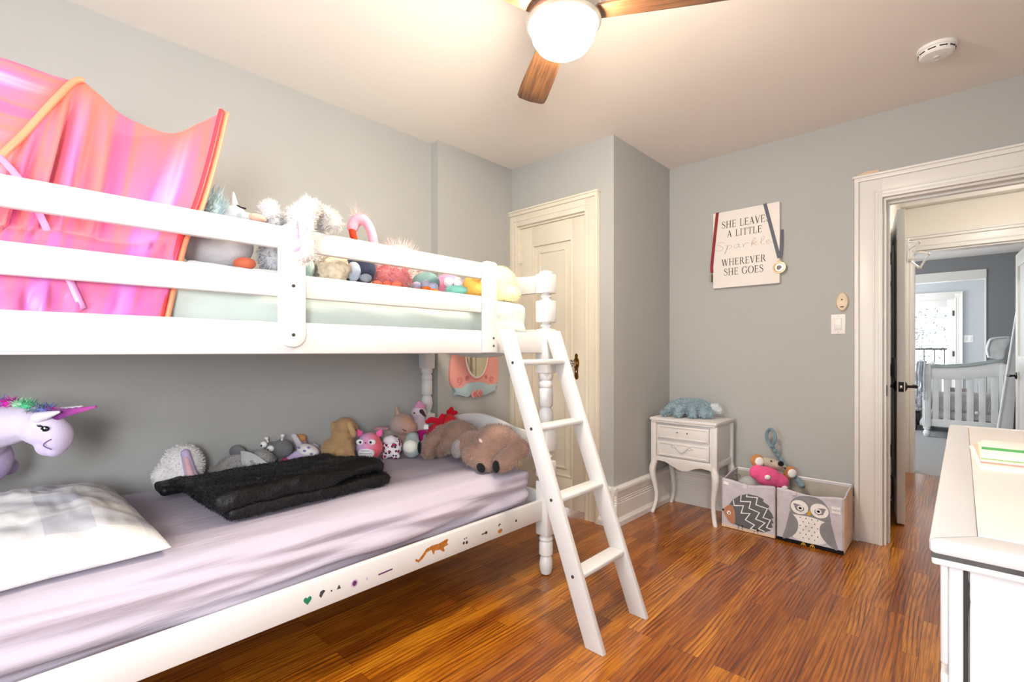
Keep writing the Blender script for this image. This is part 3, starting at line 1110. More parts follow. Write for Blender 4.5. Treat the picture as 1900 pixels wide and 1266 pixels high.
sticker(ell((1.512, 0.3), 0.014, 0.009, 14), bedd['o'])
sticker([(1.5, 0.325), (1.506, 0.322), (1.51, 0.328), (1.518, 0.326), (1.51, 0.334), (1.503, 0.33)], bedd['d'])
sticker(ell((1.615, 0.318), 0.006, 0.006, 12), bedd['d'])

# ladder hooked on the upper rail
lad = thing('bunk_ladder', 'white four-rung wooden ladder leaning on the upper bunk rail', 'ladder', (-0.975, 1.65, 0))
linv = Matrix.Translation((0.975, -1.65, 0))


def lx(z):          # back edge of the rail at height z
    return -1.006 - (1.456 - 1.006) * z / 1.175


for y0 in (1.475, 1.795):
    zt = 1.178
    poly = [(lx(0), 0), (lx(0) + 0.077, 0), (lx(zt) + 0.08, zt), (-1.444, zt), (-1.444, 1.147)]
    m = MB().prism(poly, y0, y0 + 0.024, 'xz', 0.004)
    bmesh.ops.transform(m.bm, verts=m.bm.verts, matrix=linv)
    rl = m.build('rail', M['bed'], lad)
    if y0 < 1.5:
        for zz in (1.035, 0.771, 0.507, 0.243):
            m = MB().tube([(lx(zz) + 0.038, y0 + 0.001, zz), (lx(zz) + 0.038, y0 - 0.002, zz)], [0.0068, 0.006], 12)
            bmesh.ops.transform(m.bm, verts=m.bm.verts, matrix=linv)
            m.build('bolt', M['bolt'], rl)
for zz in (1.035, 0.771, 0.507, 0.243):
    c = lx(zz) + 0.036
    m = MB().box(c - 0.034, c + 0.034, 1.497, 1.797, zz - 0.011, zz + 0.011, 0.008, 3)
    bmesh.ops.transform(m.bm, verts=m.bm.verts, matrix=linv)
    m.build('rung', M['bed'], lad)


# ------------------------------------------------------------------ bedding
def crease(p, n):
    """soft folds running along the mattress edge"""
    a = mnoise.noise(Vector((p.x * 9, p.y * 2.0, p.z * 14))) * 0.007
    b = mnoise.noise(Vector((p.x * 2.5 + 4, p.y * 2.5, 1.0))) * 0.008
    s = max(0.0, n.x) + (0.35 if p.x > -1.7 else 0.0)
    c = mnoise.noise(Vector((p.x * 16, p.y * 3.2 + p.z * 6, p.z * 34))) * 0.017 * s
    return a * 0.5 + b + c


low = MB().soft(-2.446, -1.51, -0.19, 1.796, 0.325, 0.523, 0.075, (40, 96, 20), crease).build('mattress', M['sheet'], angle=180, sub=1)
tag(low, 'lower bunk mattress under a lavender fitted sheet', 'mattress')


def crease2(p, n):
    a = mnoise.noise(Vector((p.x * 3, p.y * 3, 2.0))) * 0.006
    c = mnoise.noise(Vector((p.x * 12, p.y * 7 + p.z * 22, p.z * 16))) * 0.012 * max(0, n.x) * (1.6 if p.y > 1.4 else 0.6)
    return a + c


up = MB().soft(-2.395, -1.548, -0.19, 1.8, 1.116, 1.318, 0.05, (30, 84, 14), crease2).build('mattress', M['mint'], angle=180, sub=1)
tag(up, 'upper bunk mattress under a pale mint fitted sheet', 'mattress')

# folded white sheet lying along the edge of the upper mattress
m = MB().grid(lambda u, v: Vector((-1.80 + 0.245 * u, 0.37 + 0.26 * v, 1.328 + 0.002 * math.sin(v * 9) + 0.003 * mnoise.noise(Vector((u * 6, v * 9, 0))))), 14, 30)
tag(m.build('folded_sheet', M['white_sheet'], angle=180, solid=0.008), 'white folded sheet lying on the upper mattress beside the pink tent', 'bed sheet')


def pillow(name, cx, cy, z0, w, d, t, rz, mat):
    def f(side):
        def g(u, v):
            a, b = 2 * u - 1, 2 * v - 1
            th = ((1 - abs(a) ** 2.6) ** 0.55) * ((1 - abs(b) ** 2.6) ** 0.55)
            pinch = 1 - 0.05 * (1 - abs(b)) * abs(a) ** 3
            pz = 1 - 0.05 * (1 - abs(a)) * abs(b) ** 3
            n = mnoise.noise(Vector((a * 3, b * 3, side))) * 0.016 + mnoise.noise(Vector((a * 7, b * 4, side))) * 0.012 + abs(mnoise.noise(Vector((a * 5 + b * 2, b * 9, side)))) * -0.014
            z = t * 0.1 + (th * t * 0.9 + n * th if side > 0 else -min(1, th * 2) * t * 0.1)
            return Vector((a * w / 2 * pinch, b * d / 2 * pz, z + (0 if side > 0 else -0.001)))
        return g
    m = MB().grid(f(1), 40, 36)
    m.grid(f(-1), 40, 36)
    bmesh.ops.remove_doubles(m.bm, verts=m.bm.verts, dist=0.002)
    bmesh.ops.recalc_face_normals(m.bm, faces=m.bm.faces)
    o = m.build(name, mat, angle=180, sub=1)
    o.location = (cx, cy, z0)
    o.rotation_euler = (0.0, 0, rz)
    return o


p1 = pillow('pillow', -1.975, 0.085, 0.515, 0.8, 0.5, 0.13, 0.03, M['gingham'])
tag(p1, 'plump pillow in a pale grey and white checked case', 'pillow')

# black faux fur throw, folded in layers
th = thing('throw_blanket', 'black faux fur throw folded in layers on the lower mattress', 'blanket', (-2.0, 0.81, 0.522), math.radians(2))


def furfold(seed, amp):
    def d(p, n):
        return amp * (mnoise.noise(Vector((p.x * 5, p.y * 5, seed))) + 0.6 * mnoise.noise(Vector((p.x * 13, p.y * 13, p.z * 15 + seed))) + 0.3 * mnoise.noise(Vector((p.x * 40, p.y * 40, p.z * 40 + seed))))
    return d


def taper(m):
    for v in m.bm.verts:
        v.co.z *= 1 - 0.42 * min(1, max(0, (0.2 - v.co.x) / 0.45))
        v.co.y += 0.06 * max(0, -v.co.x) * (1 if v.co.y > 0 else 0)
    return m


taper(MB().soft(-0.24, 0.28, -0.3, 0.31, 0.0, 0.046, 0.02, (36, 46, 6), furfold(1.3, 0.011))).build('folded_layer', M['fur_black'], th, angle=180, sub=1)
taper(MB().soft(-0.245, 0.275, -0.335, 0.29, 0.042, 0.1, 0.024, (36, 46, 6), furfold(4.1, 0.02))).build('folded_layer', M['fur_black'], th, angle=180, sub=1)
for k_, nm_ in enumerate(('folded_layer', 'folded_layer.001')):
    pile(bpy.data.objects[nm_], 16000, 0.0055, M['fur_black'], bpy.data.objects[nm_], width=0.0011, droop=0.5, spread=0.45, seed=31 + k_)
MB().soft(-0.3, -0.17, -0.375, -0.27, 0.01, 0.05, 0.018, (14, 12, 5), furfold(7.0, 0.012)).build('folded_corner', M['fur_black'], th, angle=180, sub=1)

# ------------------------------------------------------------------ pop-up tent on the upper bunk
tent = thing('bed_tent', 'shiny pink and orange pop-up play tent on the upper bunk', 'play tent', (-1.9, 0.1, 1.318))
tinv = Matrix.Translation((1.9, -0.1, -1.318))
TOP = [(-1.72, -0.17, 1.375), (-1.71, -0.035, 1.45), (-1.72, 0.022, 1.558), (-1.75, 0.061, 1.633), (-1.8, 0.119, 1.755), (-1.85, 0.172, 1.852), (-1.84, 0.213, 1.832), (-1.82, 0.272, 1.779), (-1.76, 0.372, 1.743), (-1.68, 0.43, 1.768), (-1.62, 0.474, 1.798)]
EDGE = [(-1.62, 0.474, 1.798), (-1.59, 0.434, 1.631), (-1.56, 0.392, 1.484), (-1.537, 0.348, 1.376), (-1.521, 0.302, 1.16)]
topc = catmull(TOP, 60)
edgec = catmull(EDGE, 40)


def front(u, v):
    p = topc[min(60, int(round(u * 60)))]
    q = Vector((-1.505, -0.18 + (0.302 + 0.18) * u, 1.16))
    r = p.lerp(q, v)
    e = edgec[min(40, int(round(v * 40)))]
    e0 = Vector(EDGE[0]).lerp(Vector(EDGE[-1]), v)
    r = r + (e - e0) * (u ** 3)
    # pleats fan out from the peak
    pk = math.exp(-((u - 0.5) / 0.2) ** 2)
    amp = 0.016 * math.sin(min(1, v * 1.3) * PI * 0.8) * (0.35 + pk) * (1 - u ** 8)
    s = math.sin(u * 58 + 2.0 * math.sin(v * 2)) + 0.5 * math.sin(u * 97 + 1)
    r = r + Vector((amp * s, amp * 0.3 * s, 0))
    r.x = min(r.x - 0.012 * math.sin(v * PI) * (1 - u), -1.513)
    if r.z < 1.36:
        r.x = max(r.x, -1.526)
    return r


m = MB().grid(front, 60, 40, uv=True)
bmesh.ops.transform(m.bm, verts=m.bm.verts, matrix=tinv)
m.build('front_panel', M['tent'], tent, angle=180, solid=0.002, sub=1)


def back(u, v):
    k = 26 + u * 34
    p = topc[min(60, int(round(k)))]
    q = Vector((-2.36 + 0.02 * math.sin(u * 20), -0.1 + 0.5 * u, 1.335))
    r = p.lerp(q, v)
    r.z += -0.05 * math.sin(v * PI)
    return r


m = MB().grid(back, 34, 16, uv=True)
bmesh.ops.transform(m.bm, verts=m.bm.verts, matrix=tinv)
m.build('back_panel', M['tent'], tent, angle=180, solid=0.002)


def roof(u, v):
    p = topc[int(round(u * 30))]
    q = Vector((-1.76 - 0.14 * u, -0.185, 1.385 + 0.48 * u ** 0.7))
    r = p.lerp(q, v)
    r.x += 0.01 * math.sin(v * 9 + u * 4)
    return r


m = MB().grid(roof, 30, 14, uv=True)
bmesh.ops.transform(m.bm, verts=m.bm.verts, matrix=tinv)
m.build('roof_panel', M['tent'], tent, angle=180, solid=0.002)
hoop = [tuple(Vector(p) + Vector((0.004, 0, 0.002))) for p in topc[4:33]]
m = MB().tube(hoop, 0.0085, 10)
bmesh.ops.transform(m.bm, verts=m.bm.verts, matrix=tinv)
m.build('hoop', M['tent_orange'], tent, angle=180)
m = MB().tube([p + Vector((0.006, -0.004, 0)) for p in edgec], [0.0075] * 41, 8)
bmesh.ops.transform(m.bm, verts=m.bm.verts, matrix=tinv)
m.build('edge_tape', M['tent_red'], tent, angle=180)
m = MB().tube([p + Vector((0.002, 0.012, 0)) for p in edgec], [0.007] * 41, 8)
bmesh.ops.transform(m.bm, verts=m.bm.verts, matrix=tinv)
m.build('edge_tape', M['tent_orange'], tent, angle=180)
m = MB()
pts = catmull([(-1.72, 0.012, 1.56), (-1.66, 0.045, 1.5), (-1.6, 0.075, 1.42), (-1.535, 0.11, 1.3), (-1.52, 0.15, 1.18)], 20)
m.grid(lambda u, v: pts[int(round(v * 20))] + Vector((0.004, (u - 0.5) * 0.012, (u - 0.5) * 0.008)), 2, 20)
bmesh.ops.transform(m.bm, verts=m.bm.verts, matrix=tinv)
m.build('strap', plain('tent_strap_lilac', '#e29ad0', 0.4), tent, angle=180, solid=0.004)

# ================================================================== SOFT TOYS, LOWER BUNK
LB = 'soft toys along the wall of the lower bunk'
UB = 'soft toys along the guard rail of the upper bunk'
c_white, c_lav, c_pink = P('white', '#ece9ea'), P('lavender', '#c9b8dc'), P('pink', '#e58fb4')
c_grey, c_dgrey, c_lgrey = P('grey', '#9c9a98'), P('dark_grey', '#77767a'), P('light_grey', '#bfc1c2')
c_tan, c_mauve, c_black = P('tan', '#ae8c66'), P('mauve', '#a88490'), M['felt_black']
eye_black = plain('glossy_black_eye', '#0c0c0e', 0.12)
eye_white = plain('eye_white', '#f4f4f2', 0.3)

# 1 white curled toy
t = thing('plush_rabbit', 'fluffy white plush with a lavender ear, nearest the pillow', 'plush toy', (-2.375, 0.548, 0.518), A, LB)
b = skin('body', [('e', (0, 0.0, 0.085), (0.076, 0.07, 0.085)), ('e', (-0.045, -0.03, 0.052), (0.048, 0.05, 0.052)), ('e', (-0.078, -0.02, 0.022), (0.02, 0.03, 0.022)), ('e', (0.03, -0.04, 0.04), (0.045, 0.04, 0.038))], c_white, t, lump_noise=0.004)
pile(b, 2600, 0.011, c_white, t)
e = skin('ear', [('c', (0.04, -0.045, 0.145), (0.075, -0.055, 0.04), 0.018, 0.025)], c_lav, t)
skin('ear_lining', [('c', (0.052, -0.058, 0.125), (0.08, -0.068, 0.05), 0.011, 0.016)], P('blush', '#e2b6bf'), e, smooth=2, vox=0.005)

# 2 grey dragon
t = thing('plush_dragon', 'grey plush dragon with a pale wing lying behind the black throw', 'plush toy', (-2.378, 0.79, 0.518), A, LB)
b = skin('body', [('c', (-0.075, -0.01, 0.04), (0.06, 0.0, 0.058), 0.034, 0.046), ('e', (0.07, 0.01, 0.07), (0.045, 0.04, 0.045)), ('e', (-0.1, -0.045, 0.03), (0.04, 0.03, 0.026)), ('e', (-0.075, -0.02, 0.055), (0.032, 0.03, 0.03)), ('c', (-0.09, -0.055, 0.02), (-0.05, -0.06, 0.02), 0.016, 0.018), ('c', (-0.06, -0.03, 0.08), (-0.02, -0.02, 0.09), 0.014, 0.012)], c_grey, t, lump_noise=0.005)
pile(b, 1500, 0.009, c_grey, t)
wing = [(0.0, 0.085), (0.03, 0.082), (0.07, 0.068), (0.105, 0.048), (0.14, 0.02), (0.11, 0.022), (0.095, 0.01), (0.075, 0.018), (0.055, 0.005), (0.04, 0.02), (0.015, 0.03)]
R1 = Matrix.Translation((-0.01, -0.046, 0.034)) @ Matrix.Rotation(math.radians(-18), 4, 'X')
MB().prism(smoothpoly(wing, 70), -0.006, 0.006, 'xz', 0.003, R1).build('wing', c_lgrey, t)
skin('wing', [('e', (-0.055, 0.03, 0.1), (0.04, 0.012, 0.033), (0, 0.2, 0))], c_dgrey, t)

# 3 grey toy with big eyes and horns
t = thing('plush_giraffe', 'small dark grey plush with big white eyes and two little horns', 'plush toy', (-2.417, 0.93, 0.518), A, LB)
b = skin('head', [('e', (0.03, 0.01, 0.082), (0.052, 0.045, 0.046)), ('e', (-0.01, -0.005, 0.09), (0.035, 0.035, 0.03))], c_dgrey, t)
skin('body', [('e', (-0.035, -0.01, 0.045), (0.05, 0.045, 0.045)), ('c', (0.0, -0.045, 0.06), (0.015, -0.06, 0.015), 0.018, 0.022), ('e', (-0.06, -0.02, 0.022), (0.03, 0.03, 0.022))], c_lgrey, t)
for x, z in ((0.0, 0.092), (-0.032, 0.112)):
    e = dot('eye', (x, -0.038, z), (0.017, 0.012, 0.016), eye_white, t)
    dot('pupil', (x - 0.005, -0.0495, z - 0.003), (0.005, 0.003, 0.005), eye_black, e)
for a_, c in (((0.035, 0, 0.12), (0.042, -0.005, 0.148)), ((-0.03, 0, 0.115), (-0.038, 0, 0.135))):
    skin('horn', [('c', a_, c, 0.005, 0.005), ('e', c, (0.01, 0.009, 0.008))], c_white, t, vox=0.003, smooth=2)

# 4 lavender toy with a white spotted shell
t = thing('plush_turtle', 'lavender plush with a white spotted shell and outstretched arm', 'plush toy', (-2.385, 1.055, 0.518), A, LB)
skin('body', [('e', (0.02, -0.005, 0.044), (0.058, 0.045, 0.044)), ('c', (-0.02, -0.025, 0.055), (-0.058, -0.045, 0.032), 0.02, 0.017)], c_lav, t)
sh = skin('shell', [('e', (0.03, -0.015, 0.07), (0.056, 0.042, 0.032), (0, 0.35, 0))], c_white, t)
for x, y, z in ((0.0, -0.05, 0.092), (0.03, -0.057, 0.078), (0.06, -0.05, 0.062), (0.045, -0.045, 0.091)):
    dot('spot', (x, y, z), (0.008, 0.004, 0.006), P('violet', '#9a7fb8'), sh)
skin('cuff', [('c', (-0.06, -0.048, 0.031), (-0.072, -0.052, 0.024), 0.018, 0.018)], P('rose', '#c8567c'), t)
skin('ear', [('c', (-0.03, 0.03, 0.085), (-0.062, 0.035, 0.135), 0.018, 0.014)], P('pale_lilac', '#d8d0dc'), t)

# 5 tan-handed toy
t = thing('plush_monkey', 'small mauve plush raising a tan paw behind the spotted lavender plush', 'plush toy', (-2.455, 1.1, 0.518), A, LB)
skin('body', [('e', (-0.012, 0.01, 0.045), (0.026, 0.028, 0.045)), ('c', (-0.01, 0.008, 0.05), (-0.004, 0.0, 0.17), 0.025, 0.024), ('c', (0.0, 0.0, 0.17), (-0.01, -0.01, 0.205), 0.02, 0.018)], c_mauve, t)
skin('paw', [('e', (-0.014, -0.012, 0.222), (0.022, 0.02, 0.02)), ('e', (-0.027, -0.014, 0.236), (0.011, 0.01, 0.01))], P('caramel', '#c28a5a'), t, vox=0.004)

# 6 lilac ring-eared toy
t = thing('plush_mouse', 'pale lilac plush with a round white-rimmed ear behind the tan dog', 'plush toy', (-2.46, 1.166, 0.518), A, LB)
skin('body', [('e', (0.0, 0.0, 0.05), (0.03, 0.026, 0.05)), ('e', (-0.005, 0.0, 0.098), (0.028, 0.024, 0.03))], c_lav, t)
skin('ear', [('e', (-0.012, -0.024, 0.125), (0.03, 0.007, 0.025), (0, -0.4, 0))], P('pale_lilac', '#d8d0dc'), t)

# 7 tan dog sitting with its back to the room
t = thing('plush_dog', 'golden tan plush dog sitting with its back turned', 'plush toy', (-2.29, 1.195, 0.518), A, LB)
b = skin('body', [('e', (-0.005, 0, 0.062), (0.085, 0.072, 0.066)), ('e', (0.012, 0.005, 0.108), (0.058, 0.05, 0.062)), ('e', (0.025, 0.005, 0.176), (0.053, 0.052, 0.046)), ('e', (0.05, 0.045, 0.16), (0.03, 0.04, 0.028)), ('c', (0.05, -0.03, 0.1), (0.078, -0.05, 0.025), 0.024, 0.021), ('e', (0.09, -0.062, 0.02), (0.03, 0.026, 0.02)), ('e', (0.03, -0.05, 0.05), (0.04, 0.04, 0.04)), ('e', (-0.03, 0.0, 0.172), (0.012, 0.03, 0.03))], c_tan, t)
pile(b, 1800, 0.0035, c_tan, t, width=0.001)
skin('ear', [('e', (0.066, -0.032, 0.178), (0.016, 0.02, 0.03), (0, -0.35, 0)), ('e', (0.08, -0.036, 0.15), (0.016, 0.018, 0.028), (0, -0.3, 0))], P('honey', '#bd9a70'), t)

# 8 owl cushion toy
t = thing('plush_owl', 'round pink and lilac plush owl with a white belly', 'plush toy', (-2.205, 1.313, 0.516), A, LB)
b = skin('body', [('e', (0, 0, 0.066), (0.067, 0.058, 0.066)), ('e', (0, 0, 0.1), (0.055, 0.045, 0.042))], two_tone('owl_tie_dye', '#b9a0d4', '#e8606c', 0, -0.06, 0.06, '#e49ac0'), t)
for sx in (-1, 1):
    skin('ear_tuft', [('e', (sx * 0.05, 0, 0.137), (0.018, 0.01, 0.018), (0, sx * 0.6, 0)), ('e', (sx * 0.058, 0, 0.15), (0.009, 0.008, 0.011))], P('hot_pink', '#ee6aa6'), t, vox=0.004)
    e = dot('eye', (sx * 0.03 - 0.004, -0.046, 0.102), (0.0195, 0.011, 0.0155), P('eye_felt', '#f5f2f4'), t)
    dot('pupil', (sx * 0.026 - 0.004, -0.0565, 0.103), (0.0065, 0.003, 0.0065), eye_black, e)
dot('beak', (-0.004, -0.056, 0.1), (0.005, 0.006, 0.004), P('plum', '#a8507c'), t)
be = dot('belly', (-0.002, -0.046, 0.045), (0.043, 0.019, 0.033), P('belly_white', '#f2eef2'), t)
m = MB()
for r_, (z, wd) in enumerate(((0.06, 0.022), (0.047, 0.03), (0.034, 0.026))):
    n = 5 + r_ % 2
    pts = []
    for i in range(n * 2 + 1):
        x = -wd + 2 * wd * i / (n * 2)
        yy = -0.046 - 0.0195 * math.sqrt(max(0.02, 1 - (x / 0.043) ** 2 - ((z - 0.045) / 0.033) ** 2)) - 0.0006
        pts.append((x - 0.002, yy, z + (0.004 if i % 2 else -0.001)))
    m.tube(pts, 0.0012, 5)
m.build('feather_marks', c_dgrey, be)

# 9 leopard print toy
t = thing('plush_leopard', 'small white plush printed with magenta and black leopard spots', 'plush toy', (-2.188, 1.434, 0.516), A, LB)
skin('body', [('e', (0, 0, 0.062), (0.053, 0.052, 0.06)), ('e', (-0.03, -0.03, 0.018), (0.02, 0.022, 0.016)), ('e', (0.03, -0.03, 0.018), (0.02, 0.022, 0.016))], leopard(), t)
dot('crown_patch', (-0.004, -0.026, 0.1), (0.036, 0.029, 0.022), P('crown_white', '#efe9ee'), t, (0.5, 0, 0))
dot('nose', (-0.006, -0.054, 0.07), (0.004, 0.003, 0.003), P('rose', '#c8567c'), t)

# 10 grey penguin-like toy
t = thing('plush_penguin', 'small grey plush with a round cream face beside the leopard-print toy', 'plush toy', (-2.12, 1.512, 0.516), A, LB)
skin('body', [('e', (0, 0, 0.055), (0.05, 0.046, 0.056)), ('e', (0.0, 0.01, 0.105), (0.034, 0.032, 0.028))], P('dove_grey', '#a9b2b2'), t)
dot('face', (-0.002, -0.03, 0.064), (0.038, 0.025, 0.038), P('cream', '#efeee2'), t)
dot('flipper', (0.042, -0.012, 0.055), (0.011, 0.026, 0.034), c_black, t)

# 11 fawn toy with a horn
t = thing('plush_fawn', 'sleepy fawn and pink plush with one small horn leaning on the wall', 'plush toy', (-2.268, 1.55, 0.516), A, LB)
b = skin('body', [('e', (0, 0.0, 0.158), (0.068, 0.06, 0.062)), ('e', (0.045, -0.01, 0.14), (0.04, 0.045, 0.042)), ('e', (-0.12, 0.01, 0.09), (0.075, 0.05, 0.05)), ('e', (-0.03, 0.015, 0.07), (0.08, 0.05, 0.07))], two_tone('fawn_plush', '#a99f9b', '#bd9180', 0, -0.08, 0.06), t)
pile(b, 1200, 0.006, P('fawn', '#ad9a92'), t, width=0.001)
skin('horn', [('c', (-0.022, 0.0, 0.212), (-0.034, 0.0, 0.262), 0.014, 0.006)], P('fawn_horn', '#b59a8c'), t, vox=0.004)
m = MB().tube([(0.018 + 0.02 * k / 6, -0.058 - 0.001 * k, 0.142 - 0.006 * math.sin(PI * k / 6) - k * 0.001) for k in range(7)], 0.0016, 6)
m.build('closed_eye', eye_black, t)
dot('tail', (-0.115, 0.0, 0.135), (0.05, 0.03, 0.014), P('dusty_rose', '#c79aa0'), t)

# 12 pale pink crowned bird
t = thing('plush_swan', 'pale pink plush bird with a dark beak in front of the far bed post', 'plush toy', (-2.315, 1.7, 0.516), A, LB)
skin('body', [('e', (0, 0, 0.09), (0.055, 0.045, 0.09)), ('e', (0.0, 0, 0.2), (0.045, 0.038, 0.045)), ('c', (0, 0, 0.1), (0, 0, 0.19), 0.04, 0.035)], P('blush_white', '#dcc7d2'), t)
skin('cap', [('e', (0.005, 0.005, 0.238), (0.036, 0.032, 0.024)), ('e', (0.0, 0.0, 0.262), (0.015, 0.015, 0.014))], P('cap_pink', '#d793b4'), t)
dot('eye', (-0.02, -0.034, 0.205), (0.005, 0.004, 0.005), eye_black, t)
skin('beak', [('c', (0.02, -0.03, 0.215), (0.045, -0.05, 0.19), 0.014, 0.007)], P('dark_brown', '#4a3236'), t, vox=0.004)
skin('wing', [('e', (-0.055, -0.01, 0.165), (0.035, 0.02, 0.03), (0, 0.6, 0))], P('lilac_pink', '#b898be'), t)

# 13 red bird
t = thing('plush_rooster', 'red and magenta plush bird with a red comb behind the brown bear', 'plush toy', (-2.168, 1.718, 0.516), A, LB)
tw = two_tone('rooster_plush', '#b0186e', '#c8141e', 2, 0.06, 0.17)
skin('body', [('e', (-0.01, 0, 0.085), (0.055, 0.05, 0.082)), ('e', (0.055, 0.01, 0.165), (0.06, 0.05, 0.052)), ('e', (0.02, 0.0, 0.12), (0.055, 0.05, 0.06))], tw, t)
skin('wing', [('e', (-0.005, -0.045, 0.185), (0.045, 0.014, 0.018), (0, 0.25, 0)), ('e', (0.03, -0.05, 0.198), (0.016, 0.012, 0.03), (0, 0.3, 0)), ('e', (-0.045, -0.04, 0.178), (0.02, 0.012, 0.012))], P('scarlet', '#cc1830'), t, vox=0.005)
skin('comb', [('e', (0.06, 0.01, 0.226), (0.012, 0.01, 0.014)), ('e', (0.078, 0.01, 0.238), (0.014, 0.01, 0.018)), ('e', (0.1, 0.012, 0.222), (0.016, 0.01, 0.012)), ('e', (0.08, 0.01, 0.215), (0.022, 0.01, 0.012))], P('crimson', '#b41428'), t, vox=0.004, smooth=2)
skin('tail', [('e', (-0.085, -0.01, 0.115), (0.03, 0.012, 0.014)), ('e', (-0.092, -0.01, 0.088), (0.014, 0.01, 0.026))], P('magenta', '#b81c78'), t, vox=0.005)
MB().box(-0.064, -0.04, -0.062, -0.06, 0.14, 0.165, mat=Matrix.Rotation(0.0, 4, 'Z')).build('label_tag', P('tag_white', '#efecec'), t)

# 14 big brown bear lying along the foot of the bed
t = thing('plush_bear', 'large brown plush bear flopped on its side against the footboard', 'plush toy', (-1.81, 1.655, 0.51), 0, LB)
brown = plain('brown_bear_plush', '#8f7264', 0.95, var=0.22, vscale=10, bump=0.7, bscale=110, spec=0.08, sheen=0.3)
b = skin('body', [('e', (-0.12, 0.01, 0.108), (0.105, 0.1, 0.09)), ('e', (0.03, 0.0, 0.085), (0.13, 0.1, 0.075)), ('e', (0.16, 0.005, 0.108), (0.105, 0.11, 0.1)), ('e', (0.13, -0.07, 0.06), (0.1, 0.07, 0.06)), ('e', (-0.215, -0.045, 0.05), (0.065, 0.055, 0.05)), ('e', (-0.245, -0.07, 0.034), (0.036, 0.035, 0.034))], brown, t, vox=0.008)
browntip = plain('brown_bear_fur_tips', '#a88d7e', 0.95, var=0.2, vscale=30, spec=0.08, sheen=0.3)
pile(b, 5200, 0.013, browntip, t, width=0.0011, droop=0.4)
for nm, lumps, pad in (('arm', [('c', (-0.17, -0.05, 0.135), (-0.205, -0.11, 0.085), 0.042, 0.036), ('c', (-0.205, -0.11, 0.085), (-0.195, -0.125, 0.035), 0.036, 0.034)], None),
                       ('leg', [('c', (0.12, -0.08, 0.07), (0.2, -0.095, 0.036), 0.06, 0.04)], ((0.205, -0.134, 0.026), (0.026, 0.01, 0.022), (0, 0.5, 0.2))),
                       ('leg', [('c', (0.2, 0.04, 0.125), (0.285, 0.035, 0.1), 0.058, 0.05), ('c', (0.285, 0.035, 0.1), (0.272, -0.06, 0.046), 0.048, 0.046)], ((0.276, -0.108, 0.038), (0.019, 0.01, 0.03), (0, 0, 0.2)))):
    q = skin(nm, lumps, brown, t, vox=0.007)
    pile(q, 1500, 0.012, browntip, q, width=0.0011, droop=0.4)
    if pad:
        dot('foot_pad', pad[0], pad[1], M['felt_black'], q, pad[2])
skin('belly', [('e', (-0.015, -0.085, 0.075), (0.04, 0.02, 0.05), (0, 0.3, 0))], P('belly_taupe', '#97908e'), t)
skin('tail', [('e', (0.165, -0.095, 0.14), (0.016, 0.01, 0.008), (0, 0.6, 0))], P('tail_pink', '#dcc4bc'), t, vox=0.004)

# unicorn at the head of the lower bunk
t = thing('plush_unicorn', 'large lavender plush unicorn with a glittery horn by the pillow', 'plush toy', (-2.0, 0.1, 0.56), A)
uni = two_tone('unicorn_plush', '#b9a2d2', '#d6cce2', 2, 0.12, 0.36, '#cbbfdc')
b = skin('body', [('e', (0.012, 0, 0.295), (0.062, 0.048, 0.052)), ('e', (0.056, 0, 0.27), (0.033, 0.042, 0.05)), ('e', (0.03, 0, 0.24), (0.034, 0.03, 0.028)), ('e', (0.052, -0.006, 0.232), (0.022, 0.026, 0.022)),
                  ('c', (-0.04, 0.0, 0.31), (-0.19, 0.01, 0.29), 0.052, 0.078), ('c', (-0.19, 0.01, 0.29), (-0.26, 0.05, 0.21), 0.078, 0.075), ('e', (-0.26, 0.07, 0.18), (0.08, 0.085, 0.085)), ('c', (-0.3, 0.02, 0.17), (-0.32, -0.02, 0.15), 0.035, 0.03), ('c', (-0.27, 0.13, 0.16), (-0.27, 0.17, 0.14), 0.035, 0.03)], uni, t, vox=0.006)
hm = two_tone('unicorn_horn', '#74287e', '#b848a4', 0, 0.06, 0.17)
pts, rr = [], []
for i in range(25):
    f = i / 24
    pts.append((0.055 + 0.118 * f, -0.005, 0.334 + 0.024 * f))
    rr.append(0.0135 * (1 - f) + 0.003 + 0.0012 * math.sin(f * 40))
MB().tube(pts, rr, 14).build('horn', hm, t, angle=180)
for y, dz in ((-0.034, 0), (0.034, 0.006)):
    e = skin('ear', [('c', (0.03, y, 0.33 + dz), (0.095, y * 1.1, 0.347 + dz), 0.017, 0.005)], P('ear_lilac', '#ddd6e6'), t, vox=0.004, smooth=2)
e = dot('eye', (0.054, -0.0375, 0.298), (0.0125, 0.006, 0.0085), eye_black, t)
dot('eye_glint', (0.058, -0.0432, 0.301), (0.0028, 0.0015, 0.0026), eye_white, e)
dot('eye_glint', (0.049, -0.0428, 0.2945), (0.0022, 0.0015, 0.0018), eye_white, e)
m = MB()
for i in range(5):
    a_ = 0.005 + i * 0.0025
    a_ += 0.037
    m.tube([(a_ , -0.041, 0.304), (a_ - 0.004, -0.044, 0.307 + i * 0.0005), (a_ - 0.006, -0.044, 0.311)], [0.001, 0.0008, 0.0004], 5)
m.build('eyelashes', eye_black, e)
m = MB().tube([(0.072 - 0.016 * math.sin(PI * k / 10), -0.0365 - 0.0075 * math.sin(PI * k / 10), 0.268 - 0.03 * k / 10) for k in range(11)], 0.0016, 6)
m.build('mouth', P('plum_line', '#7c5a94'), t)
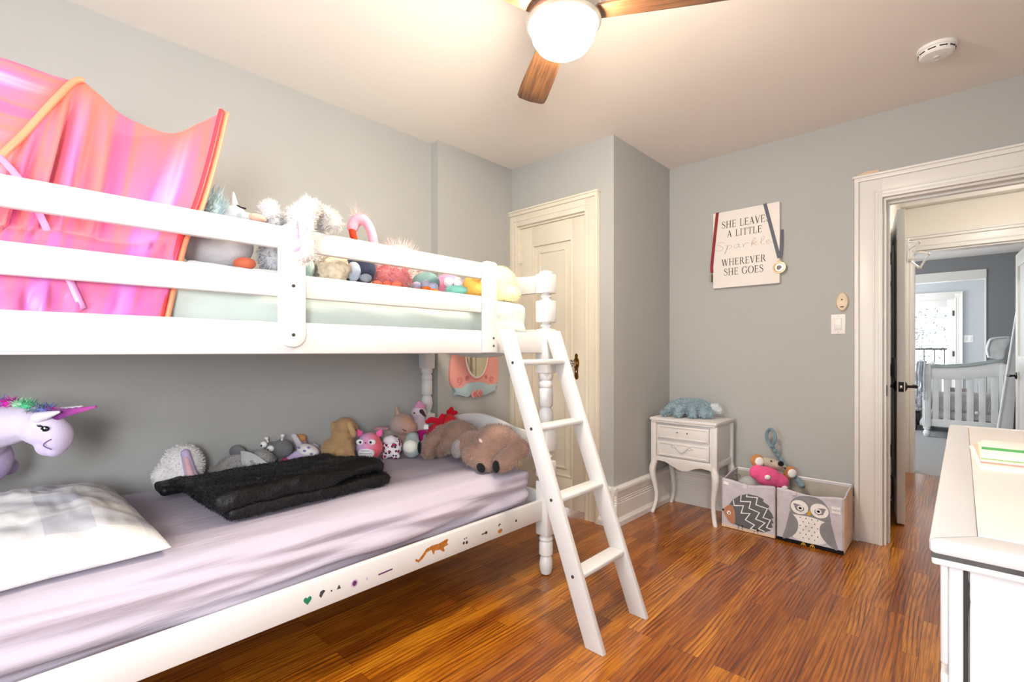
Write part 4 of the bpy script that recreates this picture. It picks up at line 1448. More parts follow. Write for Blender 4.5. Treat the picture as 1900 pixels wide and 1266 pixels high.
for i, (col, x, z) in enumerate((('#c42a9a', 0.042, 0.342), ('#6c7ab8', 0.02, 0.352), ('#7f8a92', 0.0, 0.357), ('#5cc48e', -0.03, 0.366), ('#a9d8b4', -0.055, 0.37), ('#d42aac', -0.085, 0.372), ('#7d86c8', -0.115, 0.372))):
    mm = P('mane_' + str(i), col)
    q = skin('mane', [('e', (x, 0, z - 0.006), (0.018, 0.02, 0.012))], mm, t, vox=0.005, smooth=2)
    pile(q, 160, 0.02, mm, q, spread=0.35, droop=0.3, seed=i, width=0.0012, where=lambda c: c[2] > 0.33)

# ================================================================== SOFT TOYS, UPPER BUNK
ZU = 1.322
# grey unicorn with blue mane
t = thing('plush_pony', 'pale grey plush unicorn with a feathery light blue mane beside the tent', 'plush toy', (-1.675, 0.49, ZU), A, UB)
b = skin('body', [('e', (-0.01, 0, 0.085), (0.1, 0.08, 0.08)), ('e', (-0.04, 0.0, 0.08), (0.08, 0.075, 0.075))], P('pearl_grey', '#c8c7ca'), t, vox=0.007)
h = skin('head', [('e', (0.014, 0.03, 0.18), (0.046, 0.045, 0.036)), ('e', (0.06, 0.02, 0.174), (0.03, 0.028, 0.018))], P('mist_grey', '#c4cdd0'), t)
mn = skin('mane', [('e', (-0.06, -0.01, 0.185), (0.065, 0.05, 0.055))], P('ice_blue', '#c3dbe0'), t)
pile(mn, 1300, 0.042, P('ice_blue', '#c3dbe0'), mn, width=0.0015, droop=-0.5, spread=0.35, seed=4)
skin('horn', [('c', (0.028, 0.02, 0.21), (0.022, 0.02, 0.252), 0.011, 0.005)], P('pearl', '#eae2da'), t, vox=0.004)
skin('muzzle', [('e', (0.1, 0.015, 0.172), (0.028, 0.022, 0.014), (0, 0.2, 0))], P('peach', '#e8b8a2'), t, vox=0.004)
MB().tube([(0.05, -0.008, 0.205), (0.065, -0.012, 0.197), (0.078, -0.01, 0.194)], 0.0025, 6).build('closed_eye', eye_black, t)
skin('foot', [('e', (0.085, -0.03, 0.022), (0.035, 0.025, 0.02))], P('rust', '#c8694c'), t)

# fluffy white pom toy
t = thing('plush_cat', 'shaggy white and grey plush with one upright pompom ear', 'plush toy', (-1.622, 0.617, ZU), A, UB)
b = skin('body', [('e', (0.008, 0, 0.06), (0.042, 0.045, 0.06)), ('c', (0.012, 0.01, 0.1), (0.0, 0.01, 0.17), 0.034, 0.024)], P('silver_grey', '#b9bcc0'), t)
pile(b, 1300, 0.02, P('silver_grey', '#b9bcc0'), t, width=0.0014, seed=5)
e = skin('ear', [('e', (-0.008, 0, 0.2), (0.026, 0.022, 0.034))], c_white, t)
pile(e, 900, 0.016, c_white, e, width=0.0013, droop=0.0, seed=6)

# white bunny flopped over the guard rail
t = thing('plush_bunny', 'big fluffy white plush bunny with ears flopped over the guard rail', 'plush toy', (-1.6, 0.731, ZU), A, UB)
wf = P('snow', '#dedbd8')
b = skin('body', [('e', (-0.03, 0.06, 0.1), (0.05, 0.05, 0.1)), ('e', (-0.012, 0.0, 0.195), (0.075, 0.058, 0.062)), ('e', (-0.06, 0.0, 0.17), (0.035, 0.04, 0.04))], wf, t, vox=0.007)
pile(b, 2600, 0.017, wf, t, width=0.0014, seed=8)
e = skin('ear', [('c', (0.025, -0.04, 0.218), (0.062, -0.165, 0.2), 0.03, 0.028), ('c', (0.062, -0.165, 0.2), (0.078, -0.226, 0.12), 0.028, 0.024), ('c', (0.078, -0.226, 0.12), (0.078, -0.228, 0.045), 0.025, 0.028)], wf, t)
pile(e, 1800, 0.014, wf, e, width=0.0013, seed=9)
skin('ear_lining', [('c', (0.058, -0.249, 0.13), (0.064, -0.254, 0.06), 0.009, 0.017)], P('ear_pink', '#dcc0e2'), e, vox=0.005)
e = skin('ear', [('c', (0.02, -0.01, 0.225), (0.075, -0.04, 0.198), 0.032, 0.032), ('c', (0.075, -0.04, 0.198), (0.112, -0.075, 0.172), 0.032, 0.022)], wf, t)
pile(e, 1500, 0.014, wf, e, width=0.0013, seed=10)
skin('scarf', [('e', (-0.012, 0.0, 0.04), (0.028, 0.016, 0.04))], P('mint_cloth', '#b9d4cc'), t)

# curly sheep
t = thing('plush_sheep', 'curly cream plush sheep pressed against the guard rail', 'plush toy', (-1.575, 0.803, ZU), A, UB)
curl = plain('curly_fleece', '#dccdb4', 0.95, var=0.15, vscale=60, spec=0.05)
lumps = [('e', (0, 0, 0.046), (0.05, 0.045, 0.044))]
rnd = random.Random(3)
for i in range(70):
    a_, c = rnd.uniform(0, 2 * PI), rnd.uniform(-0.9, 1)
    rr = math.sqrt(1 - c * c)
    lumps.append(('e', (0.05 * rr * math.cos(a_), 0.045 * rr * math.sin(a_), 0.048 + 0.042 * c), (0.009, 0.009, 0.009)))
skin('fleece', lumps, curl, t, vox=0.0035, smooth=1)

# navy penguin
t = thing('plush_bluebird', 'navy plush bird with pale blue belly between sheep and pink bird', 'plush toy', (-1.6, 0.912, ZU), A, UB)
skin('body', [('e', (0.0, 0.01, 0.058), (0.058, 0.045, 0.058)), ('e', (-0.018, 0.0, 0.05), (0.036, 0.036, 0.05))], P('navy', '#3a3f54'), t)
skin('belly', [('e', (-0.008, -0.04, 0.045), (0.027, 0.018, 0.037))], P('ice', '#b4c0d2'), t)
skin('foot', [('e', (0.036, -0.042, 0.022), (0.023, 0.02, 0.016))], P('pewter', '#9098a4'), t)

# flamingo
t = thing('plush_flamingo', 'pink plush flamingo with a hooked red beak rising above the guard rail', 'plush toy', (-1.765, 1.085, ZU), A, UB)
fl = P('flamingo_pink', '#eea6b8')
nk = catmull([(0.02, 0.0, 0.1), (-0.008, 0, 0.19), (-0.022, 0, 0.265), (-0.052, 0, 0.315), (-0.085, 0, 0.312), (-0.1, 0, 0.285)], 18)
skin('neck', [('c', nk[i], nk[i + 1], 0.02 + 0.004 * (i > 11), 0.02 + 0.004 * (i > 10)) for i in range(18)], fl, t, vox=0.005)
skin('beak', [('c', (-0.1, -0.005, 0.275), (-0.096, -0.005, 0.25), 0.016, 0.015), ('c', (-0.096, -0.005, 0.25), (-0.075, -0.005, 0.215), 0.014, 0.006)], P('beak_red', '#d8452c'), t, vox=0.004, smooth=2)
wp = P('pink_white', '#e0cdc9')
tf = skin('crest', [('e', (-0.08, 0, 0.33), (0.02, 0.016, 0.008))], wp, t, vox=0.004)
pile(tf, 60, 0.06, wp, tf, width=0.001, droop=0.2, spread=0.7, seed=11, where=lambda c: c[2] > 0.33)
b = skin('body', [('e', (0.08, 0.02, 0.115), (0.09, 0.075, 0.105)), ('e', (0.03, 0.01, 0.1), (0.06, 0.06, 0.09))], wp, t, vox=0.008)
pile(b, 1500, 0.04, wp, b, width=0.0011, droop=-0.25, spread=0.3, seed=12)

# fluffy pink chick
t = thing('plush_chick', 'small fluffy coral pink plush with orange feet under the guard rail', 'plush toy', (-1.585, 1.035, ZU), A, UB)
cp = P('coral_pink', '#e08a8c')
b = skin('body', [('e', (0, 0.015, 0.052), (0.068, 0.045, 0.05))], cp, t)
pile(b, 900, 0.03, cp, b, width=0.0013, droop=0.4, seed=13)
for x in (-0.042, -0.006, 0.03):
    skin('foot', [('e', (x, -0.035, 0.016), (0.02, 0.018, 0.015))], P('coral', '#f07860'), t, vox=0.005)

# teal platypus
t = thing('plush_platypus', 'grey and teal plush with orange-soled lavender feet', 'plush toy', (-1.58, 1.19, ZU), A, UB)
skin('body', [('e', (0, 0.018, 0.05), (0.058, 0.03, 0.045))], P('teal_grey', '#6f8f8e'), t)
for x, z in ((-0.03, 0.03), (0.008, 0.036), (0.036, 0.026)):
    f = skin('foot', [('e', (x, -0.02, z), (0.022, 0.022, 0.02))], P('lavender_grey', '#a4a6bd'), t, vox=0.005)
    skin('sole', [('e', (x + 0.004, -0.03, z - 0.016), (0.022, 0.018, 0.01))], P('orange', '#e06f2e'), f, vox=0.005)

# pink frog
t = thing('plush_frog', 'pink plush frog with white eyes and a teal mouth', 'plush toy', (-1.585, 1.335, ZU), A, UB)
skin('body', [('e', (-0.02, 0.025, 0.05), (0.058, 0.045, 0.05))], P('bubblegum', '#e58aa8'), t)
skin('mouth', [('e', (0.02, -0.02, 0.022), (0.05, 0.03, 0.022))], P('aqua', '#88cfc0'), t)
for x in (-0.012, 0.028):
    dot('eye', (x, -0.022, 0.055), (0.021, 0.02, 0.022), P('frog_eye', '#f6eaf0'), t)
# mustard toy
t = thing('plush_duck', 'little mustard plush squeezed between the pink frog and yellow bear', 'plush toy', (-1.63, 1.49, ZU), A, UB)
skin('body', [('e', (0, 0, 0.055), (0.045, 0.04, 0.055)), ('e', (0.02, -0.02, 0.09), (0.025, 0.02, 0.02)), ('e', (0.03, -0.02, 0.03), (0.03, 0.025, 0.03))], P('mustard', '#cfa250'), t)
# yellow bear
t = thing('plush_teddy', 'pale yellow plush bear slumped against the upper footboard', 'plush toy', (-1.66, 1.69, ZU), A, UB)
yw = P('lemon', '#ece0b6')
b = skin('body', [('e', (0.0, 0.0, 0.09), (0.092, 0.075, 0.09)), ('e', (-0.06, 0.0, 0.12), (0.05, 0.05, 0.055)), ('e', (0.06, -0.03, 0.04), (0.05, 0.045, 0.04)), ('e', (-0.07, -0.03, 0.05), (0.05, 0.05, 0.05))], yw, t, lump_noise=0.004)
pile(b, 3000, 0.008, yw, t, width=0.0012, seed=15)

# ================================================================== ALCOVE WALL
mir = thing('wall_mirror', 'pink cut-out wall mirror with a blue ribbon scroll in the alcove', 'mirror', (-2.43, 2.24, 0.76))
OUT = [(2.06, 1.16), (2.037, 1.069), (2.018, 0.987), (2.013, 0.912), (2.022, 0.875), (2.045, 0.845), (2.104, 0.835), (2.208, 0.829), (2.352, 0.835), (2.417, 0.849), (2.448, 0.876), (2.456, 0.927), (2.453, 1.01), (2.44, 1.068), (2.41, 1.16), (2.35, 1.23), (2.24, 1.27), (2.12, 1.23)]
INN = ell((2.247, 1.07), 0.106, 0.168, 40)


def mloc(poly):
    return [(y - 2.24, z - 0.76) for y, z in poly]


MB().prism([tuple(p)[:2] for p in catmull([(a, b, 0) for a, b in mloc(OUT) + [mloc(OUT)[0]]], 72)][:-1], 0.002, 0.02, 'yz', 0.003).build('frame_board', M['pink_paint'], mir)
MB().prism(mloc(ell((2.247, 1.07), 0.106, 0.168, 48)), 0.016, 0.024, 'yz', 0.002).build('bead_rim', M['canvas'], mir)
MB().prism(mloc(ell((2.247, 1.07), 0.096, 0.158, 48)), 0.02, 0.0255, 'yz').build('mirror_glass', M['mirror'], mir, smooth=False)
RIB = [(2.039, 0.845), (2.109, 0.841), (2.153, 0.868), (2.2, 0.876), (2.255, 0.877), (2.31, 0.868), (2.35, 0.852), (2.443, 0.851), (2.417, 0.831), (2.427, 0.809), (2.382, 0.801), (2.327, 0.78), (2.289, 0.786), (2.255, 0.812), (2.208, 0.816), (2.176, 0.789), (2.149, 0.778), (2.109, 0.791), (2.069, 0.8), (2.041, 0.798), (2.058, 0.822)]
MB().prism(mloc(RIB), 0.012, 0.03, 'yz', 0.002).build('ribbon_scroll', M['blue_paint'], mir)


def spiral(mb, c, r, turns, x, w, s=1, n=36):
    pts = []
    for i in range(n + 1):
        f = i / n
        a_ = s * f * turns * 2 * PI - PI / 2
        pts.append((x, c[0] + r * (1 - 0.85 * f) * math.cos(a_), c[1] + r * (1 - 0.85 * f) * math.sin(a_)))
    mb.tube(pts, w, 6)


m = MB()
for (c, r, s) in (((2.091, 0.892), 0.027, 1), ((2.387, 0.889), 0.024, -1), ((2.16, 0.905), 0.017, -1), ((2.33, 0.908), 0.015, 1)):
    spiral(m, mloc([c])[0], r, 1.8, 0.021, 0.0024, s)
for i in range(30):
    a_ = PI * 1.02 + PI * 0.96 * i / 29
    m.ball((0.021, 0.007 + 0.117 * math.cos(a_), 0.31 + 0.18 * math.sin(a_)), 0.0034, sub=1)
m.build('painted_scrolls', M['pink_dark'], mir)
for c in ((2.213, 0.796), (2.265, 0.799)):
    q = MB().prism(mloc(ell(c, 0.026, 0.026, 20)), 0.026, 0.034, 'yz', 0.002).build('rosette', M['pink_paint'], mir)
    m = MB()
    spiral(m, mloc([c])[0], 0.019, 1.7, 0.035, 0.002)
    m.build('rosette_scroll', M['pink_dark'], q)

# ================================================================== NIGHTSTAND
ns = thing('nightstand', 'small white two-drawer nightstand on curved legs in the corner', 'nightstand', (-1.322, 3.195, 0))
W, D = 0.2, 0.155     # half sizes of the body
yf = -D
# top with a gently shaped edge
top = []
for x, y in ((-0.236, 0.168), (-0.236, -0.168), (-0.228, -0.178), (-0.2, -0.176), (-0.1, -0.182), (0, -0.186), (0.1, -0.182), (0.2, -0.176), (0.228, -0.178), (0.236, -0.168), (0.236, 0.168)):
    top.append((x * 0.945, y * 0.98))
MB().prism(top, 0.622, 0.642, 'xy', 0.006).build('top', M['worn'], ns)
MB().prism([(x * 0.965, y * 0.965) for x, y in top], 0.612, 0.624, 'xy', 0.003).build('top_moulding', M['worn'], ns)
m = MB().box(-W, W, yf + 0.014, D, 0.36, 0.614, 0.002)
for sx in (-1, 1):
    m.box(sx * W - 0.018, sx * W + 0.018, yf - 0.002, yf + 0.03, 0.33, 0.613, 0.003)
    m.box(sx * W - 0.016, sx * W + 0.016, D - 0.03, D, 0.33, 0.613, 0.003)
m.build('carcass', M['worn'], ns)
# arched apron under the drawers
ap = [(-W, 0.385), (W, 0.385)]
low_ = [(W, 0.325), (0.17, 0.34), (0.12, 0.345), (0.08, 0.335), (0.035, 0.315), (0, 0.308), (-0.035, 0.315), (-0.08, 0.335), (-0.12, 0.352), (-0.17, 0.355), (-W, 0.34)]
MB().prism(ap + low_, yf, yf + 0.016, 'xz', 0.003).build('apron', M['worn'], ns)
for sx in (-1, 1):
    MB().prism([(-D, 0.385), (D, 0.385), (D, 0.335), (0.08, 0.35), (0, 0.352), (-0.08, 0.35), (-D, 0.335)], sx * W - 0.012, sx * W + 0.012, 'yz', 0.002).build('apron', M['worn'], ns)
for i, (z0, z1) in enumerate(((0.506, 0.596), (0.392, 0.488))):
    dr = MB().box(-0.17, 0.17, yf - 0.004, yf + 0.02, z0, z1, 0.003).build('drawer', M['worn'], ns)
    m = MB()
    for a0, a1, c0, c1 in ((-0.162, 0.162, z0 + 0.006, z0 + 0.014), (-0.162, 0.162, z1 - 0.014, z1 - 0.006), (-0.162, -0.154, z0 + 0.006, z1 - 0.006), (0.154, 0.162, z0 + 0.006, z1 - 0.006)):
        m.box(a0, a1, yf - 0.008, yf, c0, c1, 0.002)
    m.build('drawer_bead', M['worn'], dr)
    if i == 0:
        for x in (-0.033, 0.033):
            MB().tube([(x, yf - 0.0045, 0.555), (x, yf - 0.0055, 0.555)], 0.0045, 12).build('screw_hole', M['slot'], dr)
        MB().prism([(0.09, 0.512), (0.12, 0.5135), (0.118, 0.516), (0.092, 0.5145)], yf - 0.0048, yf - 0.003, 'xz').build('paint_chip', M['seam'], dr)
    else:
        m = MB()
        zc = 0.452
        for s in (-1, 1):
            m.tube(catmull([(s * 0.07, yf - 0.006, zc + 0.012), (s * 0.055, yf - 0.01, zc + 0.022), (s * 0.04, yf - 0.012, zc + 0.014), (s * 0.022, yf - 0.016, zc - 0.006), (s * 0.008, yf - 0.016, zc - 0.016), (0, yf - 0.015, zc - 0.018)], 24), [0.002 + 0.0022 * math.sin(PI * k / 24) for k in range(25)], 8)
            m.ball((s * 0.06, yf - 0.005, zc + 0.01), (0.016, 0.004, 0.01))
            m.ball((s * 0.044, yf - 0.006, zc + 0.004), (0.009, 0.004, 0.008))
        m.ball((0, yf - 0.014, zc - 0.02), (0.009, 0.005, 0.007))
        m.build('bow_handle', M['worn'], dr)


def cab_leg(sx, sy):
    """cabriole leg: square section that swells at the knee and kicks out at the foot"""
    b = bmesh.new()
    rings = []
    for z, o, h in ((0.38, 0, 0.018), (0.345, 0.002, 0.02), (0.315, 0.01, 0.021), (0.285, 0.013, 0.02), (0.24, 0.009, 0.0175), (0.19, 0.0, 0.0155), (0.14, -0.007, 0.0135), (0.09, -0.007, 0.0125), (0.05, -0.001, 0.012), (0.02, 0.007, 0.0125), (0.006, 0.012, 0.013), (0.0, 0.012, 0.012)):
        cx, cy = sx * (W - 0.004 + o), sy * (D - 0.017 + (o if sy < 0 else 0))
        r = []
        for k in range(12):
            a_ = 2 * PI * (k + 0.5) / 12
            u, v = math.cos(a_), math.sin(a_)
            q = (abs(u) ** 4 + abs(v) ** 4) ** -0.25
            r.append(b.verts.new((cx + h * q * u, cy + h * q * v, z)))
        rings.append(r)
    for p, q in zip(rings, rings[1:]):
        for k in range(12):
            b.faces.new((p[k], p[(k + 1) % 12], q[(k + 1) % 12], q[k]))
    b.faces.new(rings[0])
    b.faces.new(list(reversed(rings[-1])))
    bmesh.ops.recalc_face_normals(b, faces=b.faces)
    return MB().add(b).build('leg', M['worn'], ns, angle=60)


for sx in (-1, 1):
    for sy in (-1, 1):
        cab_leg(sx, sy)

# blue plush on the nightstand
t = thing('plush_dinosaur', 'shaggy blue-grey plush animal draped over the nightstand top', 'plush toy', (-1.335, 3.21, 0.641), math.radians(24))
bl = plain('blue_grey_plush', '#8fa6b2', 0.95, var=0.18, vscale=16, bump=0.7, bscale=90, spec=0.08)
b = skin('body', [('e', (0, 0.01, 0.058), (0.13, 0.06, 0.056)), ('e', (-0.09, 0.0, 0.05), (0.06, 0.05, 0.05)), ('c', (-0.11, -0.02, 0.06), (-0.175, -0.06, 0.018), 0.026, 0.02), ('c', (-0.06, -0.04, 0.06), (-0.085, -0.085, 0.02), 0.032, 0.026), ('c', (0.0, -0.04, 0.05), (0.005, -0.088, 0.02), 0.032, 0.026), ('c', (0.07, -0.04, 0.06), (0.075, -0.09, 0.02), 0.034, 0.026), ('c', (0.1, -0.02, 0.06), (0.11, -0.075, 0.02), 0.03, 0.024)], bl, t, vox=0.006, lump_noise=0.012)
pile(b, 5500, 0.015, plain('blue_grey_tips', '#a9bcc6', 0.95, var=0.15, vscale=20, spec=0.08), t, width=0.0016, droop=0.35, seed=21)
h = skin('head', [('e', (0.145, -0.02, 0.055), (0.042, 0.034, 0.036)), ('e', (0.175, -0.03, 0.045), (0.02, 0.02, 0.018))], P('fog', '#cdd3d6'), t, lump_noise=0.004)
pile(h, 600, 0.01, P('fog', '#cdd3d6'), h, seed=22)

# ================================================================== STORAGE BINS
def storage_bin(name, label, x0, x1, strip_mat, strip_h):
    y0, y1, H = 3.087, 3.367, 0.315
    t = thing(name, label, 'storage bin', ((x0 + x1) / 2, y0, 0))
    w = x1 - x0
    h = w / 2
    # front panel sags between its corners
    def edge(u):
        return 0.3 - 0.012 * math.sin(PI * u) + 0.004 * math.sin(u * 9)

    def fpanel(off):
        def f(u, v):
            z = 0.004 + (edge(u) - 0.004) * v
            wr = 0.006 * max(0, v - 0.6) * mnoise.noise(Vector((u * 5, v * 14, x0)))
            return Vector((-h + w * u, off + wr * 2, z))
        return f
    MB().grid(fpanel(0.0), 30, 20).build('front_panel', M['bin'], t, angle=180, solid=0.006)
    MB().box(-h, h, 0.274, 0.28, 0.004, H, 0.002).build('back_panel', M['bin'], t)
    MB().box(-h + 0.006, h - 0.006, 0.2705, 0.2735, 0.01, H - 0.012).build('lining', M['bin_in'], t, smooth=False)
    for sx in (-1, 1):
        # side panel dips towards the front with a rounded shoulder
        inner = (sx > 0) == (x1 < -0.6)        # the walls between the bins sag under the toy
        sag = ((0.25, H), (0.22, 0.23), (0.12, 0.17), (0.05, 0.19), (0.0, 0.292)) if inner else ((0.2, H - 0.004), (0.12, 0.305), (0.05, 0.29), (0.0, 0.292))
        side = [(0.0, 0.004), (0.28, 0.004), (0.28, H)] + list(sag)
        MB().prism(side, sx * h - 0.003, sx * h + 0.003, 'yz').build('side_panel', M['peach'] if (sx > 0 and x1 > -0.6) else M['bin_in'], t)
        MB().tube([(sx * h, 0.28, H)] + [(sx * h, a_, b_ + 0.001) for a_, b_ in sag], 0.0045, 8).build('piping', M['bin'], t)
    MB().tube([(-h, 0.28, H), (h, 0.28, H)], 0.005, 8).build('piping', M['felt_white'], t)
    MB().box(-h, h, 0.002, 0.278, 0.002, 0.008).build('base_panel', M['bin_in'], t, smooth=False)
    MB().box(-h - 0.001, h + 0.001, -0.0055, -0.0025, 0.003, strip_h).build('bottom_band', strip_mat, t, smooth=False)
    return t


def applique(t, name, poly, mat, cx, lift=0.0, parent=None):
    o = MB().prism([(x - cx, z) for x, z in poly], -0.0062 - lift, -0.003, 'xz', 0.0).build(name, mat, parent or t, smooth=False)
    return o


c1 = -0.957
hb = storage_bin('storage_bin', 'lilac-grey fabric storage bin with a grey hedgehog on its front', -1.088, -0.793, M['peach'], 0.018)
for x in (-1.007, -0.986, -0.918, -0.9):
    applique(hb, 'hedgehog_leg', [(x - 0.003, 0.006), (x + 0.003, 0.006), (x + 0.003, 0.036), (x - 0.003, 0.036)], M['midgrey'], c1)
body = [(-1.061, 0.146), (-1.04, 0.178), (-1.0, 0.213), (-0.955, 0.23), (-0.901, 0.228), (-0.868, 0.216), (-0.871, 0.203), (-0.837, 0.183), (-0.845, 0.166), (-0.824, 0.142), (-0.814, 0.119), (-0.827, 0.113), (-0.814, 0.09), (-0.827, 0.082), (-0.819, 0.063), (-0.842, 0.055), (-0.83, 0.041), (-0.868, 0.024), (-0.911, 0.02), (-0.939, 0.021), (-0.983, 0.024), (-1.029, 0.032), (-1.029, 0.087)]
hg = applique(hb, 'hedgehog', body, M['charcoal'], c1)
applique(hb, 'hedgehog_face', smoothpoly([(-1.102, 0.105), (-1.061, 0.145), (-1.037, 0.133), (-1.027, 0.088), (-1.032, 0.032), (-1.069, 0.05)], 40), M['felt_tan'], c1, 0.0008, hg)
applique(hb, 'hedgehog_nose', ell((-1.097, 0.106), 0.006, 0.006, 14), M['felt_black'], c1, 0.0016, hg)
applique(hb, 'hedgehog_eye', ell((-1.063, 0.095), 0.0115, 0.0115, 18), M['felt_white'], c1, 0.0016, hg)
applique(hb, 'hedgehog_pupil', ell((-1.061, 0.093), 0.004, 0.0045, 12), M['felt_black'], c1, 0.0022, hg)
m = MB()
for z_ in ([(-1.037, 0.178), (-1.032, 0.145), (-0.979, 0.155), (-0.992, 0.108), (-0.942, 0.116), (-0.968, 0.073), (-0.917, 0.054), (-0.939, 0.026), (-0.906, 0.024)], [(-0.992, 0.216), (-0.995, 0.178), (-0.938, 0.187), (-0.947, 0.147), (-0.89, 0.133), (-0.911, 0.091), (-0.86, 0.08), (-0.895, 0.037), (-0.862, 0.03)], [(-0.958, 0.226), (-0.961, 0.213), (-0.901, 0.22), (-0.909, 0.176), (-0.847, 0.166), (-0.871, 0.109), (-0.831, 0.104), (-0.852, 0.056), (-0.832, 0.051)]):
    ribbon2d(m, [(x - c1, z) for x, z in z_], 0.0052, -0.0072, -0.005)
m.build('zigzag_stripes', M['felt_white'], hg, smooth=False)
for bn, cx, tagp in ((hb, c1, [(-1.094, 0.283), (-1.064, 0.278), (-1.066, 0.262), (-1.095, 0.266)]),):
    applique(bn, 'care_tag', tagp, M['felt_white'], cx, 0.001)
applique(hb, 'handle_loop', [(-0.98, 0.286), (-0.957, 0.284), (-0.957, 0.258), (-0.98, 0.26)], cloth('loop_pink', '#dccfd6'), c1, 0.003)

c2 = -0.622
ob = storage_bin('storage_bin', 'lilac-grey fabric storage bin with a grey owl on its front', -0.779, -0.462, M['felt_black'], 0.02)
HEADL = [(-0.704, 0.165), (-0.714, 0.19), (-0.714, 0.221), (-0.697, 0.253), (-0.663, 0.274), (-0.622, 0.281), (-0.578, 0.278), (-0.549, 0.258), (-0.531, 0.231), (-0.524, 0.195), (-0.521, 0.159), (-0.549, 0.156), (-0.614, 0.168)]
ow = applique(ob, 'owl_head', smoothpoly(HEADL), M['midgrey'], c2)
applique(ob, 'owl_belly', smoothpoly([(-0.706, 0.17), (-0.614, 0.178), (-0.54, 0.16), (-0.563, 0.136), (-0.571, 0.105), (-0.56, 0.073), (-0.54, 0.045), (-0.571, 0.026), (-0.61, 0.022), (-0.65, 0.022), (-0.7, 0.036), (-0.685, 0.064), (-0.674, 0.101), (-0.68, 0.134)]), M['felt_white'], c2, -0.0006, ow)
applique(ob, 'owl_wing', smoothpoly([(-0.716, 0.182), (-0.7, 0.164), (-0.68, 0.138), (-0.674, 0.105), (-0.684, 0.066), (-0.712, 0.036), (-0.752, 0.018), (-0.735, 0.09)]), M['midgrey'], c2, 0.0002, ow)
applique(ob, 'owl_wing', smoothpoly([(-0.522, 0.168), (-0.549, 0.153), (-0.565, 0.136), (-0.571, 0.105), (-0.562, 0.073), (-0.535, 0.042), (-0.49, 0.018), (-0.503, 0.085)]), M['midgrey'], c2, 0.0002, ow)
for ce, s in ((-0.668, 1), (-0.572, -1)):
    e = applique(ob, 'owl_eye', ell((ce, 0.211), 0.043, 0.039, 32), M['felt_white'], c2, 0.001, ow)
    irl = [(-0.699, 0.228), (-0.685, 0.228), (-0.665, 0.224), (-0.645, 0.212), (-0.645, 0.197), (-0.663, 0.186), (-0.685, 0.193)]
    if s < 0:
        irl = [(-1.24 - x, z) for x, z in irl]
    applique(ob, 'owl_iris', irl, M['midgrey'], c2, 0.0016, e)
    xi = -0.664 if s > 0 else -0.576
    applique(ob, 'owl_iris', ell((xi, 0.207), 0.0145, 0.0135, 20), M['felt_white'], c2, 0.002, e)
    applique(ob, 'owl_pupil', ell((xi, 0.207), 0.008, 0.0065, 14), M['felt_black'], c2, 0.0026, e)
applique(ob, 'owl_beak', [(-0.629, 0.196), (-0.621, 0.202), (-0.613, 0.196), (-0.612, 0.182), (-0.622, 0.173), (-0.63, 0.182)], M['gold_felt'], c2, 0.002, ow)
m = MB()
for j in range(6):
    for i in range(5):
        x = -0.678 + i * 0.028 + (0.014 if j % 2 else 0)
        z = 0.043 + j * 0.022
        if abs(x + 0.622) < 0.042 + 0.18 * abs(z - 0.105):
            m.prism([(x - 0.0034 - c2, z), (x + 0.0034 - c2, z), (x - c2, z + 0.0062)], -0.0072, -0.005, 'xz')
m.build('belly_triangles', M['felt_black'], ow, smooth=False)
for x in (-0.648, -0.605):
    foot = MB()
    for d in (-0.011, 0, 0.011):
        ribbon2d(foot, [(x - c2, 0.02), (x - c2 + d * 0.6, 0.012), (x - c2 + d, 0.002)], [0.006, 0.005, 0.003], -0.0095, -0.005)
    foot.build('owl_foot', M['gold_felt'], ow, smooth=False)
tg = applique(ob, 'fabric_tag', [(-0.516, 0.248), (-0.474, 0.247), (-0.474, 0.212), (-0.516, 0.213)], M['felt_white'], c2, 0.0006)
applique(ob, 'handle_loop', [(-0.702, 0.294), (-0.684, 0.292), (-0.684, 0.272), (-0.702, 0.274)], cloth('loop_pink', '#dccfd6'), c2, 0.003)
fc = bpy.data.curves.new('tag_lettering', 'FONT')
fc.body = '3 sprouts'
fc.size = 0.0094
fc.align_x = 'CENTER'
fc.extrude = 0.0002
fo = bpy.data.objects.new('tmp_text', fc)
COL.objects.link(fo)
dg = bpy.context.evaluated_depsgraph_get()
tm = bpy.data.meshes.new_from_object(fo.evaluated_get(dg))
bpy.data.objects.remove(fo)
tm.materials.clear()
tm.materials.append(M['ink'])
to = bpy.data.objects.new('tag_lettering', tm)
COL.objects.link(to)
to.parent = tg
to.location = (-0.495 - c2, -0.0071, 0.228)
to.rotation_euler = (PI / 2, 0, 0)

# toys in the bins
t = thing('plush_hippo', 'grey plush toy lying inside the hedgehog bin', 'plush toy', (-0.95, 3.24, 0.01))
skin('body', [('e', (0.02, 0, 0.1), (0.11, 0.085, 0.1)), ('e', (-0.045, 0.02, 0.235), (0.055, 0.055, 0.05)), ('e', (0.02, 0.01, 0.17), (0.07, 0.07, 0.06))], c_lgrey, t, vox=0.008)
m = MB()
m.tube([(-0.09 + 0.018 * math.cos(k * PI / 10), -0.035, 0.285 + 0.018 * math.sin(k * PI / 10)) for k in range(16)], 0.005, 8)
m.build('ring', c_dgrey, t)

